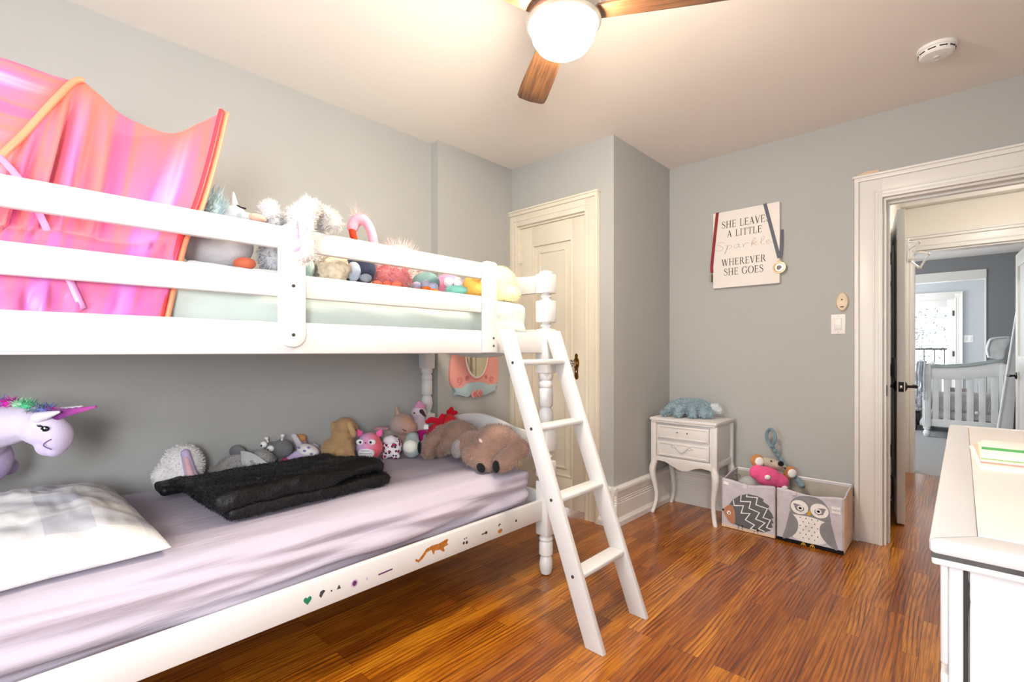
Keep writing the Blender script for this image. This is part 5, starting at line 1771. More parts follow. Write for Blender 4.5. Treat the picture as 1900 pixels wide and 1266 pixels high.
t = thing('plush_bear', 'tan and hot pink plush with white-lined ears lying across the bins', 'plush toy', (-0.862, 3.2, 0.3), A)
ho = P('hot_pink_velour', '#ec5f94')
skin('body', [('e', (-0.01, -0.02, 0.03), (0.085, 0.045, 0.06), (0, 0.25, 0)), ('e', (0.05, -0.015, 0.005), (0.07, 0.04, 0.05), (0, 0.3, 0)), ('e', (-0.07, -0.015, 0.055), (0.045, 0.035, 0.045)), ('e', (0.06, -0.01, -0.025), (0.04, 0.03, 0.03))], ho, t)
hd = skin('head', [('e', (0.035, 0.012, 0.098), (0.095, 0.042, 0.032), (0, 0.32, 0)), ('e', (0.045, -0.015, 0.1), (0.04, 0.03, 0.022), (0, 0.3, 0))], P('oatmeal', '#c3b7a6'), t)
dot('nose', (0.053, -0.05, 0.115), (0.017, 0.014, 0.016), M['felt_black'], hd)
for x, z in ((0.005, 0.128), (0.088, 0.085)):
    dot('eye', (x, -0.032, z - 0.002), (0.006, 0.004, 0.0045), eye_black, hd)
for x, z in ((-0.062, 0.122), (0.135, 0.05)):
    e = skin('ear', [('e', (x, 0.0, z), (0.042, 0.016, 0.04), (0, 0.3, 0))], P('ginger', '#c48a54'), hd)
    dot('ear_lining', (x + 0.006, -0.0145, z - 0.002), (0.028, 0.008, 0.027), M['felt_white'], e, (0, 0.3, 0))
for c in ((-0.035, -0.068, 0.038), (0.075, -0.052, -0.03)):
    dot('belly_patch', c, (0.019, 0.008, 0.015), M['felt_white'], t)

t = thing('teething_strap', 'blue twisted fabric toy strap with a loop standing in the bins', 'strap', (-0.87, 3.3, 0.5))
sl = Vector((0.87, -3.3, -0.5))
rope = P('slate_blue', '#7c95a0')
loop = [Vector((-0.86, 3.305, 0.49)) + sl]
cx_, cz_ = -0.872, 0.55
for i in range(15):
    a_ = -PI / 2 + 0.45 + (2 * PI - 0.9) * i / 14
    loop.append(Vector((cx_ + 0.03 * math.cos(a_), 3.31 - 0.02 * math.cos(a_), cz_ + 0.047 * math.sin(a_))) + sl)
loop.append(Vector((-0.868, 3.305, 0.49)) + sl)
MB().tube(catmull(loop, 60), 0.0095, 10).build('loop', rope, t, angle=180)
path = catmull([Vector(p) + sl for p in ((-0.866, 3.308, 0.498), (-0.846, 3.33, 0.45), (-0.815, 3.346, 0.4), (-0.77, 3.347, 0.345), (-0.73, 3.32, 0.31), (-0.69, 3.28, 0.28))], 50)
MB().tube(path, [0.0105 + 0.0028 * math.sin(k * 1.1) + (0.005 if k > 40 else 0) for k in range(51)], 10).build('twisted_strap', rope, t, angle=180)

# ================================================================== SIGN WITH MEDALS
sg = thing('wall_sign', 'white canvas wall sign reading she leaves a little sparkle wherever she goes', 'sign', (-1.25, 3.4, 1.512))
SW, SH = 0.412, 0.512
MB().box(0, SW, -0.03, -0.001, 0, SH, 0.003).build('canvas', M['canvas'], sg)


def stem(x, y0, y1, t, s0=True, s1=True):
    r = [[(x - t / 2, y0), (x + t / 2, y0), (x + t / 2, y1), (x - t / 2, y1)]]
    for on, y, d in ((s0, y0, 1), (s1, y1, -1)):
        if on:
            r.append([(x - t / 2 - 0.075, y), (x + t / 2 + 0.075, y), (x + t / 2 + 0.075, y + d * 0.035), (x - t / 2 - 0.075, y + d * 0.035)])
    return r


def diag(x0, y0, x1, y1, t):
    return [[(x0 - t / 2, y0), (x0 + t / 2, y0), (x1 + t / 2, y1), (x1 - t / 2, y1)]]


def serif(x, y, d, w=0.1):
    return [[(x - w, y), (x + w, y), (x + w, y + d * 0.035), (x - w, y + d * 0.035)]]


def barq(x0, x1, y, t=0.045):
    return [[(x0, y - t / 2), (x1, y - t / 2), (x1, y + t / 2), (x0, y + t / 2)]]


def bow(pts, ws):
    L, R = strip2d(pts, ws)
    return [[L[i], L[i + 1], R[i + 1], R[i]] for i in range(len(L) - 1)]


def arcp(cx, cy, rx, ry, a0, a1, n=22):
    return [(cx + rx * math.cos(a0 + (a1 - a0) * i / n), cy + ry * math.sin(a0 + (a1 - a0) * i / n)) for i in range(n + 1)]


def arcw(a0, a1, n=22, thin=0.045, thick=0.12):
    return [thin + (thick - thin) * abs(math.cos(a0 + (a1 - a0) * i / n)) ** 1.5 for i in range(n + 1)]


TK = 0.105


def glyph(ch):
    if ch == 'I':
        return stem(0.17, 0, 1, TK), 0.36
    if ch == 'H':
        return stem(0.16, 0, 1, TK) + stem(0.66, 0, 1, TK) + barq(0.16, 0.66, 0.52), 0.84
    if ch == 'E':
        return stem(0.16, 0, 1, TK) + barq(0.16, 0.56, 0.022) + barq(0.16, 0.5, 0.52) + barq(0.16, 0.55, 0.978) + [[(0.52, 0), (0.57, 0), (0.6, 0.2), (0.57, 0.2)], [(0.53, 0.8), (0.56, 0.8), (0.56, 1), (0.51, 1)], [(0.47, 0.42), (0.5, 0.42), (0.5, 0.62), (0.47, 0.62)]], 0.66
    if ch == 'L':
        return stem(0.16, 0, 1, TK) + barq(0.16, 0.54, 0.022) + [[(0.5, 0), (0.55, 0), (0.58, 0.22), (0.55, 0.22)]], 0.62
    if ch == 'T':
        return stem(0.33, 0, 1, TK, True, False) + barq(0.03, 0.63, 0.978) + [[(0.03, 0.78), (0.06, 0.78), (0.09, 1), (0.03, 1)], [(0.6, 0.78), (0.63, 0.78), (0.63, 1), (0.57, 1)]], 0.66
    if ch == 'A':
        return diag(0.1, 0, 0.36, 1, 0.045) + diag(0.62, 0, 0.36, 1, 0.12) + barq(0.19, 0.53, 0.34) + serif(0.1, 0, 1, 0.08) + serif(0.63, 0, 1, 0.1), 0.76
    if ch == 'V':
        return diag(0.36, 0, 0.11, 1, 0.12) + diag(0.36, 0, 0.62, 1, 0.045) + serif(0.11, 1, -1, 0.11) + serif(0.62, 1, -1, 0.08), 0.74
    if ch == 'W':
        return diag(0.32, 0, 0.1, 1, 0.12) + diag(0.32, 0, 0.52, 0.98, 0.045) + diag(0.72, 0, 0.5, 1, 0.12) + diag(0.72, 0, 0.94, 1, 0.045) + serif(0.1, 1, -1, 0.1) + serif(0.52, 1, -1, 0.08) + serif(0.94, 1, -1, 0.08), 1.04
    if ch == 'R':
        a0, a1 = PI / 2, -PI / 2
        return stem(0.16, 0, 1, TK) + barq(0.16, 0.34, 0.978) + barq(0.16, 0.34, 0.5) + bow(arcp(0.32, 0.74, 0.19, 0.24, a0, a1), arcw(a0, a1)) + diag(0.66, 0, 0.36, 0.5, 0.12) + serif(0.69, 0, 1, 0.07), 0.76
    if ch == 'O':
        return bow(arcp(0.43, 0.5, 0.36, 0.49, 0, 2 * PI, 40), arcw(0, 2 * PI, 40)), 0.86
    if ch == 'G':
        a0, a1 = 0.75, 2 * PI - 0.55
        return bow(arcp(0.43, 0.5, 0.36, 0.49, a0, a1, 34), arcw(a0, a1, 34)) + stem(0.72, 0.1, 0.46, TK, False, True) + [[(0.68, 0.72), (0.71, 0.72), (0.73, 0.98), (0.68, 0.86)]], 0.86
    if ch == 'S':
        p = catmull([(0.5, 0.8, 0), (0.42, 0.95, 0), (0.27, 0.98, 0), (0.12, 0.88, 0), (0.12, 0.7, 0), (0.3, 0.54, 0), (0.48, 0.4, 0), (0.52, 0.2, 0), (0.38, 0.03, 0), (0.2, 0.02, 0), (0.08, 0.2, 0)], 36)
        ws = [0.04 + 0.085 * math.exp(-((i / 36 - 0.5) / 0.2) ** 2) for i in range(37)]
        return bow([(v.x, v.y) for v in p], ws) + [[(0.49, 0.72), (0.52, 0.72), (0.52, 0.97), (0.48, 0.82)], [(0.07, 0.02), (0.1, 0.2), (0.09, 0.28), (0.06, 0.28)]], 0.62
    return [], 0.4


def line(text, u0, u1, vc, h, name):
    parts, x = [], 0.0
    for ch in text:
        ps, adv = glyph(ch)
        parts += [[(px_ + x, pz_) for px_, pz_ in p] for p in ps]
        x += adv + 0.05
    k = (u1 - u0) * SW / x
    m = MB()
    for p in parts:
        m.prism([(u0 * SW + a_ * k, vc * SH + (b_ - 0.5) * h) for a_, b_ in p], -0.0309, -0.0295, 'xz')
    return m.build(name, M['ink'], sg, smooth=False)


line('SHE LEAVES', 0.14, 0.875, 0.825, 0.047, 'lettering')
line('A LITTLE', 0.225, 0.76, 0.7, 0.044, 'lettering')
line('WHEREVER', 0.14, 0.815, 0.33, 0.045, 'lettering')
line('SHE GOES', 0.175, 0.78, 0.203, 0.047, 'lettering')
# brush-script word in faded glitter
SCR = [
    [(0.6, 0.95), (0.45, 1.15), (0.2, 1.05), (0.15, 0.8), (0.4, 0.55), (0.55, 0.25), (0.35, -0.05), (0.05, 0.0), (0.0, 0.2)],
    [(0.75, 0.5), (0.85, 0.55), (0.8, 0.1), (0.7, -0.5), (0.62, -0.65), (0.7, -0.3), (0.85, 0.35), (1.05, 0.52), (1.12, 0.25), (0.95, 0.05), (0.85, 0.1)],
    [(1.6, 0.5), (1.4, 0.52), (1.28, 0.25), (1.38, 0.03), (1.55, 0.2), (1.62, 0.5), (1.6, 0.1), (1.72, 0.05)],
    [(1.85, 0.5), (1.9, 0.05), (1.92, 0.3), (2.05, 0.52), (2.2, 0.5), (2.22, 0.4)],
    [(2.4, 0.3), (2.65, 0.95), (2.6, 1.1), (2.5, 0.9), (2.42, 0.05), (2.5, 0.35), (2.72, 0.5), (2.72, 0.35), (2.55, 0.28), (2.75, 0.03), (2.88, 0.1)],
    [(2.95, 0.25), (3.2, 0.85), (3.18, 1.12), (3.06, 0.95), (3.02, 0.2), (3.1, 0.03), (3.25, 0.12)],
    [(3.32, 0.25), (3.52, 0.35), (3.5, 0.52), (3.36, 0.42), (3.34, 0.12), (3.48, 0.02), (3.68, 0.2)],
]
m = MB()
for st_ in SCR:
    p = catmull([(0.04 * SW + a_ * 0.2 * SW * 1.16, 0.5 * SH + b_ * 0.046, 0) for a_, b_ in st_], 40)
    ribbon2d(m, [(v.x, v.y) for v in p], 0.0038, -0.0309, -0.0295)
m.build('script_lettering', M['glitter'], sg, smooth=False)


def rib(pts, w, mat, parent, name='ribbon'):
    """flat ribbon along 3-D points lying nearly in the sign's plane"""
    m = MB()
    pts = [Vector(p) for p in pts]
    for a_, b_ in zip(pts, pts[1:]):
        d = (b_ - a_).normalized()
        n = Vector((-d.z, 0, d.x)) if abs(d.y) < 0.9 else Vector((1, 0, 0))
        n.normalize()
        bmq = bmesh.new()
        vs = [bmq.verts.new(q) for q in (a_ - n * w / 2, a_ + n * w / 2, b_ + n * w / 2, b_ - n * w / 2)]
        bmq.faces.new(vs)
        m.add(bmq)
    return m.build(name, mat, parent, smooth=False, solid=0.0012)


md = thing('medal', 'crimson-ribboned medal hung over the left corner of the wall sign', 'medal', (-1.25, 3.37, 2.02), 0, 'medals on the wall sign')
rib([(0.03, 0.029, 0.006), (0.03, -0.001, 0.0065)], 0.02, M['red_ribbon'], md)
rib([(0.03, -0.0018, 0.006), (0.004, -0.0025, -0.24), (-0.008, -0.0025, -0.36), (-0.006, -0.0025, -0.4)], 0.02, M['red_ribbon'], md)
MB().lathe([(0.002, -0.002), (0.026, -0.002), (0.028, 0), (0.026, 0.002), (0.002, 0.002)], 28, Matrix.Translation((-0.01, -0.001, -0.435)) @ Matrix.Rotation(PI / 2, 4, 'Y') @ Matrix.Rotation(0.15, 4, 'X')).build('medal_disc', M['chrome'], md)
md = thing('medal', 'round gold-rimmed medal on a slate grey ribbon over the sign', 'medal', (-0.838, 3.37, 2.02), 0, 'medals on the wall sign')
rib([(-0.085, 0.029, 0.006), (-0.085, -0.001, 0.0065)], 0.022, M['grey_ribbon'], md)
rib([(-0.085, -0.0018, 0.006), (-0.002, -0.003, -0.352)], 0.02, M['grey_ribbon'], md)
rib([(0.009, 0.024, -0.17), (0.009, 0.006, -0.25), (0.003, -0.003, -0.352)], 0.014, M['grey_ribbon'], md)
R = Matrix.Translation((0.0, -0.006, -0.412)) @ Matrix.Rotation(PI / 2, 4, 'X')
dsc = MB().lathe([(0.002, -0.003), (0.034, -0.003), (0.037, 0), (0.036, 0.004), (0.03, 0.0045), (0.027, 0.002), (0.002, 0.002)], 36, R).build('medal_disc', M['gold'], md)
MB().lathe([(0.001, 0.002), (0.0255, 0.002), (0.025, 0.0035), (0.001, 0.004)], 32, R).build('medal_centre', M['chrome'], dsc)
MB().prism(smoothpoly([(-0.014, -0.42), (-0.004, -0.428), (0.006, -0.422), (0.014, -0.412), (0.008, -0.4), (-0.004, -0.398), (-0.013, -0.406)], 24), -0.0112, -0.009, 'xz').build('medal_emblem', M['bolt'], dsc, smooth=False)
MB().tube([(0.008 * math.cos(k * PI / 8), -0.004, -0.366 + 0.008 * math.sin(k * PI / 8)) for k in range(17)], 0.0018, 6).build('medal_ring', M['gold'], md)

# switch and sensor beside the doorway
sw = thing('light_switch', 'white rocker light switch plate beside the doorway', 'light switch', (-0.534, 3.4, 1.242))
MB().box(-0.036, 0.036, -0.006, 0, -0.058, 0.058, 0.003).build('plate', M['white_plastic'], sw)
q = MB().box(-0.019, 0.019, -0.0072, -0.004, -0.036, 0.036, 0.001).build('rocker_frame', M['worn'], sw)
MB().prism([(-0.006, -0.032), (-0.011, 0.0), (-0.0085, 0.032), (-0.004, 0.032), (-0.004, -0.032)], -0.0155, 0.0155, 'yz', 0.001).build('rocker', M['white_plastic'], sw)
for z in (-0.048, 0.048):
    MB().ball((0, -0.006, z), (0.0028, 0.001, 0.0028), sub=2).build('screw', M['chrome'], sw)
se = thing('wall_sensor', 'beige oval wall sensor above the light switch', 'sensor', (-0.513, 3.4, 1.372))
RX = Matrix.Rotation(PI / 2, 4, 'X')
MB().lathe([(0.93, 0.0), (1.0, 0.18), (0.98, 0.6), (0.85, 0.95), (0.6, 1.05), (0.05, 1.08)], 36, RX @ Matrix.Diagonal((0.031, 0.055, 0.02, 1))).build('housing', M['ivory'], se)
m = MB()
for r in (0.01, 0.016, 0.021):
    m.tube([(r * math.cos(2 * PI * k / 28), -0.0205, 0.012 + r * math.sin(2 * PI * k / 28)) for k in range(29)], 0.0009, 6)
m.build('speaker_rings', M['oakchip'], se)
MB().ball((0, -0.0215, 0.012), (0.0045, 0.002, 0.0045)).build('lens', M['brass'], se)
MB().ball((0, -0.0205, -0.03), (0.011, 0.002, 0.0035)).build('slot', M['slot'], se)

wc = MB().prism([(-0.05, 0), (0.055, 0), (0.058, 0.007), (0.05, 0.014), (0.0, 0.016), (-0.03, 0.01)], -0.02, 0.02, 'xz', 0.002).build('wood_offcut', M['oakchip'])
wc.location = (-0.393, 3.378, HZ + 0.127 + 0.0125)
tag(wc, 'thin raw wood offcut lying on top of the doorway casing', 'wood offcut')

# smoke detector
sd = thing('smoke_detector', 'round white smoke detector on the ceiling', 'smoke detector', (-0.082, 2.836, ZC), 0.4)
MB().lathe([(0.068, 0.0), (0.068, -0.012), (0.06, -0.016), (0.062, -0.018), (0.062, -0.03), (0.055, -0.038), (0.03, -0.041), (0.002, -0.042)], 40).build('housing', M['white_plastic'], sd)
m = MB()
for k in range(10):
    a_ = 2 * PI * k / 10
    m.box(-0.013, 0.013, -0.002, 0.002, -0.0265, -0.0225, mat=Matrix.Rotation(a_, 4, 'Z') @ Matrix.Translation((0, -0.0615, 0)))
m.build('vent_slots', M['slot'], sd)
m = MB()
for k in range(5):
    a_ = k * 0.5 - 1
    m.tube([(0.03 * math.cos(a_ + j * 0.08), 0.03 * math.sin(a_ + j * 0.08), -0.0405) for j in range(5)], 0.002, 6)
m.lathe([(0.012, -0.04), (0.012, -0.045), (0.001, -0.046)], 20)
m.build('test_button', M['worn'], sd)

# ================================================================== CEILING FAN
fan = thing('ceiling_fan', 'brushed nickel ceiling fan with three walnut blades and a lit bowl', 'ceiling fan', (-0.985, 1.315, ZC))
MB().lathe([(0.085, 0.0), (0.088, -0.02), (0.075, -0.045), (0.04, -0.06), (0.04, -0.09), (0.1, -0.1), (0.122, -0.115), (0.124, -0.195), (0.118, -0.205), (0.06, -0.21)], 48).build('motor_housing', M['chrome'], fan)
MB().lathe([(0.118, -0.203), (0.127, -0.209), (0.127, -0.237), (0.118, -0.245), (0.1, -0.245)], 48, close=False).build('lamp_ring', M['chrome'], fan)
MB().lathe([(0.109, -0.235), (0.109, -0.256), (0.103, -0.285), (0.086, -0.312), (0.06, -0.329), (0.03, -0.338), (0.002, -0.341)], 48).build('lamp_bowl', M['lamp'], fan, angle=180)
for ang in (142.4, 29.0, 262.6):
    out = [(0.1, -0.045), (0.2, -0.054), (0.35, -0.063), (0.5, -0.066), (0.535, -0.064), (0.548, -0.053), (0.556, 0.0), (0.549, 0.05), (0.53, 0.062), (0.45, 0.062), (0.3, 0.055), (0.18, 0.048), (0.1, 0.045)]
    T = Matrix.Rotation(math.radians(ang), 4, 'Z') @ Matrix.Translation((0, 0, -0.212)) @ Matrix.Rotation(math.radians(11), 4, 'X')
    o = MB().prism(out, -0.004, 0.004, 'xy', 0.002).build('blade', M['blade'], fan)
    o.matrix_local = T
    br = MB().box(0.09, 0.17, -0.018, 0.018, 0.004, 0.012, 0.003).build('blade_bracket', M['chrome'], o)

# ================================================================== DRESSER
ds = thing('dresser', 'white painted dresser with worn dark edges and a cream top', 'dresser', (0.27, 1.435, 0))
X0, X1, Y0, Y1, ZT = -0.3, 0.32, -0.64, 0.64, 0.85
MB().box(X0 + 0.0455, X1 - 0.03, Y0 + 0.0495, Y1 - 0.0495, ZT - 0.018, ZT, 0.001).build('top_panel', M['creamtop'], ds)
MB().prism([(X0, Y0), (X1, Y0), (X1 - 0.03, Y0 + 0.049), (X0 + 0.045, Y0 + 0.049)], ZT - 0.02, ZT - 0.0005, 'xy', 0.004).build('top_border', M['dresser'], ds)
MB().prism([(X0, Y1), (X0 + 0.045, Y1 - 0.049), (X1 - 0.03, Y1 - 0.049), (X1, Y1)], ZT - 0.02, ZT - 0.0005, 'xy', 0.004).build('top_border', M['dresser'], ds)
MB().prism([(X0, Y0 + 0.001), (X0 + 0.045, Y0 + 0.05), (X0 + 0.045, Y1 - 0.05), (X0, Y1 - 0.001)], ZT - 0.02, ZT - 0.0005, 'xy', 0.004).build('top_border', M['dresser'], ds)
MB().box(X0 + 0.003, X1 - 0.003, Y0 + 0.003, Y1 - 0.003, ZT - 0.0245, ZT - 0.0195).build('worn_edge', M['seam'], ds, smooth=False)
MB().box(X0 + 0.002, X1 - 0.002, Y0 + 0.002, Y1 - 0.002, ZT - 0.034, ZT - 0.024, 0.003).build('top_moulding', M['dresser'], ds)
XB, YB0, YB1 = X0 + 0.02, Y0 + 0.03, Y1 - 0.03
m = MB().box(XB, X1 - 0.02, YB0 + 0.006, YB1 - 0.006, 0.09, ZT - 0.03)
m.build('carcass', M['dresser'], ds, smooth=False)
for y_ in (YB0, YB1 - 0.012):
    MB().box(XB + 0.017, X1 - 0.03, y_ + 0.002, y_ + 0.01, 0.12, ZT - 0.034, 0.002).build('end_panel', M['dresser'], ds)
    MB().box(XB - 0.002, XB + 0.011, y_, y_ + 0.012, 0.0, ZT - 0.034, 0.002).build('corner_post', M['dresser'], ds)
    MB().box(X1 - 0.04, X1 - 0.02, y_, y_ + 0.012, 0.0, ZT - 0.034, 0.002).build('corner_post', M['dresser'], ds)
m = MB().box(XB + 0.0125, XB + 0.0148, YB0 + 0.003, YB0 + 0.0065, 0.12, ZT - 0.034)
m.prism([(XB + 0.0148, 0.797), (XB + 0.0166, 0.792), (XB + 0.0158, 0.778), (XB + 0.0176, 0.77), (XB + 0.016, 0.76), (XB + 0.0148, 0.73)], YB0 + 0.0012, YB0 + 0.003, 'xz')
m.build('paint_crack', M['slot'], ds, smooth=False)
zz = [0.13, 0.31, 0.49, 0.672, ZT - 0.038]
for a_, b_ in zip(zz, zz[1:]):
    MB().box(XB - 0.01, XB - 0.001, YB0 + 0.004, YB1 - 0.004, a_ + 0.008, b_ - 0.004, 0.004, 3).build('drawer', M['dresser'], ds)
for sx in (XB + 0.02, X1 - 0.05):
    for sy in (YB0 + 0.03, YB1 - 0.03):
        MB().box(sx - 0.02, sx + 0.02, sy - 0.02, sy + 0.02, 0, 0.1, 0.004).build('leg', M['dresser'], ds)

# booklets on the dresser
cols = (('#f2eee6', 'white', '#d8888c'), ('#f0b9ae', 'salmon pink', '#e08a84'), ('#e8dfca', 'cream', '#8db56a'), ('#e9e2dd', 'pale peach', '#4fae62'))
for i, (c, nm, stripe) in enumerate(cols):
    lab = ('white booklet at the bottom of the pile on the dresser', 'salmon pink booklet second from the bottom of the pile on the dresser', 'cream booklet under the top one of the pile on the dresser', 'pale peach booklet with a green stripe topping the dresser pile')[i]
    t = thing('booklet', lab, 'booklet', (0.155 + 0.004 * i, 1.475 + 0.008 * i, ZT + 0.0005 + i * 0.0042), math.radians(3 - i * 1.4), 'booklets piled on the dresser')
    MB().box(-0.135, 0.12, -0.15 + 0.008 * i, 0.13, 0, 0.004, 0.0008).build('pages', plain('paper_' + str(i), c, 0.7), t)
    y_ = -0.142 + 0.008 * i if i < 3 else -0.03
    MB().box(-0.1345, 0.1195 if i != 2 else 0.02, y_, y_ + (0.022 if i < 3 else 0.035), 0.0039, 0.0045).build('printed_stripe', plain('stripe_' + str(i), stripe, 0.7), t, smooth=False)

# ================================================================== HALL AND FAR BEDROOM
lp = thing('added_hall_light', 'unseen round flush light added to the hall ceiling', 'ceiling light', (0.35, 4.35, 2.44))  # unseen fixture, added only to light the hall
MB().lathe([(0.13, 0), (0.13, -0.02), (0.12, -0.025)], 36).build('base', M['white_plastic'], lp)
MB().lathe([(0.12, -0.022), (0.115, -0.05), (0.08, -0.08), (0.002, -0.09)], 36).build('diffuser', glow('added_hall_lamp_glass', (1, 0.94, 0.86, 1), 110.0), lp, angle=180)

rk = thing('folding_hook_rack', 'white folding hook rack on the open hall door', 'hook rack', (-0.28, 3.93, 1.72))
m = MB()
pts = [((0.03, 0, 0.05), (0.09, 0.0, 0.035)), ((0.03, 0, 0.0), (0.085, 0, 0.04)), ((0.085, 0, 0.04), (0.04, 0, -0.07)), ((0.04, 0, -0.07), (0.088, 0, -0.12)), ((0.088, 0, -0.12), (0.13, 0, -0.04)), ((0.13, 0, -0.04), (0.085, 0, -0.02)), ((0.03, 0, -0.06), (0.075, 0, -0.055))]
for a_, b_ in pts:
    m.tube([a_, b_], 0.006, 8)
m.build('folding_arms', M['white_plastic'], rk)
MB().box(0.024, 0.034, -0.02, 0.02, -0.08, 0.07, 0.002).build('mount_plate', M['white_plastic'], rk)
for p in ((0.085, 0, 0.04), (0.04, 0, -0.07), (0.088, 0, -0.12), (0.13, 0, -0.04)):
    MB().ball(p, 0.009, sub=2).build('pivot', M['chrome'], rk)

hk = thing('coat_hook', 'small metal coat hook on the grey hall wall', 'hook', (-0.4, 4.2, 1.5))
MB().box(0, 0.005, -0.03, 0.03, -0.05, 0.05, 0.002).build('plate', M['chrome'], hk)
MB().tube(catmull([(0.004, 0, 0.03), (0.03, 0, 0.02), (0.045, 0, 0.045), (0.04, 0, 0.06)], 12), 0.005, 8).build('hook', M['chrome'], hk)
MB().tube(catmull([(0.004, 0, -0.02), (0.03, 0, -0.04), (0.035, 0, -0.02), (0.032, 0, -0.005)], 12), 0.005, 8).build('hook', M['chrome'], hk)

cr = thing('baby_crib', 'white slatted crib with turned feet in the far bedroom', 'crib', (0.02, 8.7, 0))
cw = plain('crib_white', '#e9ebec', 0.4)
cx0, cx1, cy0, cy1 = -0.35, 0.35, -0.56, 0.62
for sx in (cx0, cx1):
    for sy in (cy0, cy1):
        m = MB().box(sx - 0.04, sx + 0.04, sy - 0.04, sy + 0.04, 0.13, 0.93, 0.006)
        for k in (-0.016, 0, 0.016):
            m.tube([(sx + k, sy - 0.041, 0.2), (sx + k, sy - 0.041, 0.8)], 0.005, 8)
        m.lathe([(0.02, 0), (0.032, 0.012), (0.038, 0.045), (0.03, 0.075), (0.022, 0.09), (0.036, 0.1), (0.036, 0.115), (0.04, 0.135)], 20, Matrix.Translation((sx, sy, 0)))
        m.build('post', cw, cr)


def curve_rail(sy, z0, amp, th, h, name, mat):
    def f(u, v):
        return None
    m = MB()
    n = 20
    lo, hi = [], []
    for i in range(n + 1):
        u = i / n
        x = cx0 + (cx1 - cx0) * u
        z = z0 + amp * (u - 0.5) * 2 - 0.02 * math.sin(PI * u * 1.3)
        lo.append((x, z))
        hi.append((x, z + h))
    m.prism(lo + list(reversed(hi)), sy - th, sy + th, 'xz', 0.004)
    return m.build(name, mat, cr)


for sy in (cy0, cy1):
    curve_rail(sy, 0.76, 0.02, 0.018, 0.15, 'top_rail', cw)
    curve_rail(sy, 0.908, 0.03, 0.03, 0.025, 'rail_cover', P('crib_cover', '#a4adad'))
    MB().box(cx0, cx1, sy - 0.018, sy + 0.018, 0.14, 0.23, 0.004).build('bottom_rail', cw, cr)
    for k in range(6):
        x = cx0 + 0.085 + k * 0.106
        MB().box(x - 0.031, x + 0.031, sy - 0.01, sy + 0.01, 0.225, 0.78, 0.003).build('slat', cw, cr)
for sx in (cx0, cx1):
    MB().box(sx - 0.015, sx + 0.015, cy0, cy1, 0.78, 0.9, 0.004).build('side_rail', cw, cr)
    MB().box(sx - 0.015, sx + 0.015, cy0, cy1, 0.14, 0.23, 0.004).build('side_rail', cw, cr)
    for k in range(9):
        y_ = cy0 + 0.1 + k * 0.12
        MB().box(sx - 0.008, sx + 0.008, y_ - 0.02, y_ + 0.02, 0.225, 0.79, 0.002).build('slat', cw, cr)
MB().ball((0.11, cy0 - 0.02, 0.34), (0.02, 0.012, 0.02), sub=2).build('caster_knob', cw, cr)
cm_ = MB().soft(cx0 + 0.03, cx1 - 0.03, cy0 + 0.03, cy1 - 0.03, 0.22, 0.34, 0.04, (8, 12, 4)).build('crib_mattress', P('crib_sheet', '#d9dadd'), angle=180)
cm_.location = (0.02, 8.7, 0)
tag(cm_, 'small mattress inside the white crib', 'mattress')
t = thing('crib_bumper', 'pale padded bumper tied inside the crib end', 'crib bumper', (0.02, 8.2, 0.34))
MB().soft(-0.3, 0.3, -0.02, 0.03, 0, 0.24, 0.02, (16, 3, 8), lambda p, n: 0.012 * mnoise.noise(p * 12)).build('padding', P('bumper', '#dadade'), t, angle=180)
for x in (-0.2, 0.0, 0.2):
    MB().tube([(x, -0.028, 0.2), (x + 0.03, -0.03, 0.12), (x + 0.01, -0.03, 0.02)], 0.007, 6).build('tie', P('bumper', '#dadade'), t)
t = thing('plush_lamb', 'floral grey and pink cushion leaning inside the crib', 'cushion', (0.0, 8.32, 0.36))
MB().soft(-0.16, 0.1, 0, 0.08, 0, 0.26, 0.035, (8, 4, 8), lambda p, n: 0.02 * mnoise.noise(p * 9)).build('padding', two_tone('floral_crib', '#7d7f84', '#c9a9b6', 0, -0.15, 0.15), t, angle=180)

# tasselled blanket over the crib corner
t = thing('tassel_throw', 'grey tasselled throw hanging over the crib corner', 'throw', (-0.35, 8.1, 0.93))
tc = P('throw_grey', '#cfd5d9')
MB().soft(-0.07, 0.02, -0.03, 0.1, 0.005, 0.035, 0.014, (8, 8, 3), lambda p, n: 0.006 * mnoise.noise(p * 20)).build('fold', tc, t, angle=180)
for i, (x, l) in enumerate(((-0.065, 0.42), (-0.045, 0.3), (-0.02, 0.36), (0.005, 0.46))):
    MB().tube([(x, -0.03, 0.02), (x - 0.012, -0.05, -l * 0.4), (x - 0.004, -0.05, -l * 0.8), (x - 0.012, -0.052, -l)], [0.012, 0.014, 0.01, 0.016], 8).build('tassel', tc if i % 2 else P('throw_dark', '#98a2ad'), t)

t = thing('changing_tray', 'white rounded padded tray standing on the crib rail', 'changing tray', (0.3, 8.2, 0.99))
MB().prism(smoothpoly([(-0.07, 0.02), (-0.085, 0.12), (-0.06, 0.24), (0.0, 0.265), (0.1, 0.27), (0.12, 0.24), (0.08, 0.12), (0.06, 0.0), (0.0, -0.0)], 50), -0.07, 0.2, 'xz', 0.015).build('padded_shell', P('tray', '#e1e3e5'), t, angle=60)
MB().tube([(-0.062, -0.072, 0.04), (-0.074, -0.074, 0.12), (-0.05, -0.074, 0.225), (0.0, -0.074, 0.25), (0.08, -0.074, 0.255)], 0.008, 8).build('piping', P('tray_pipe', '#b9bec2'), t)

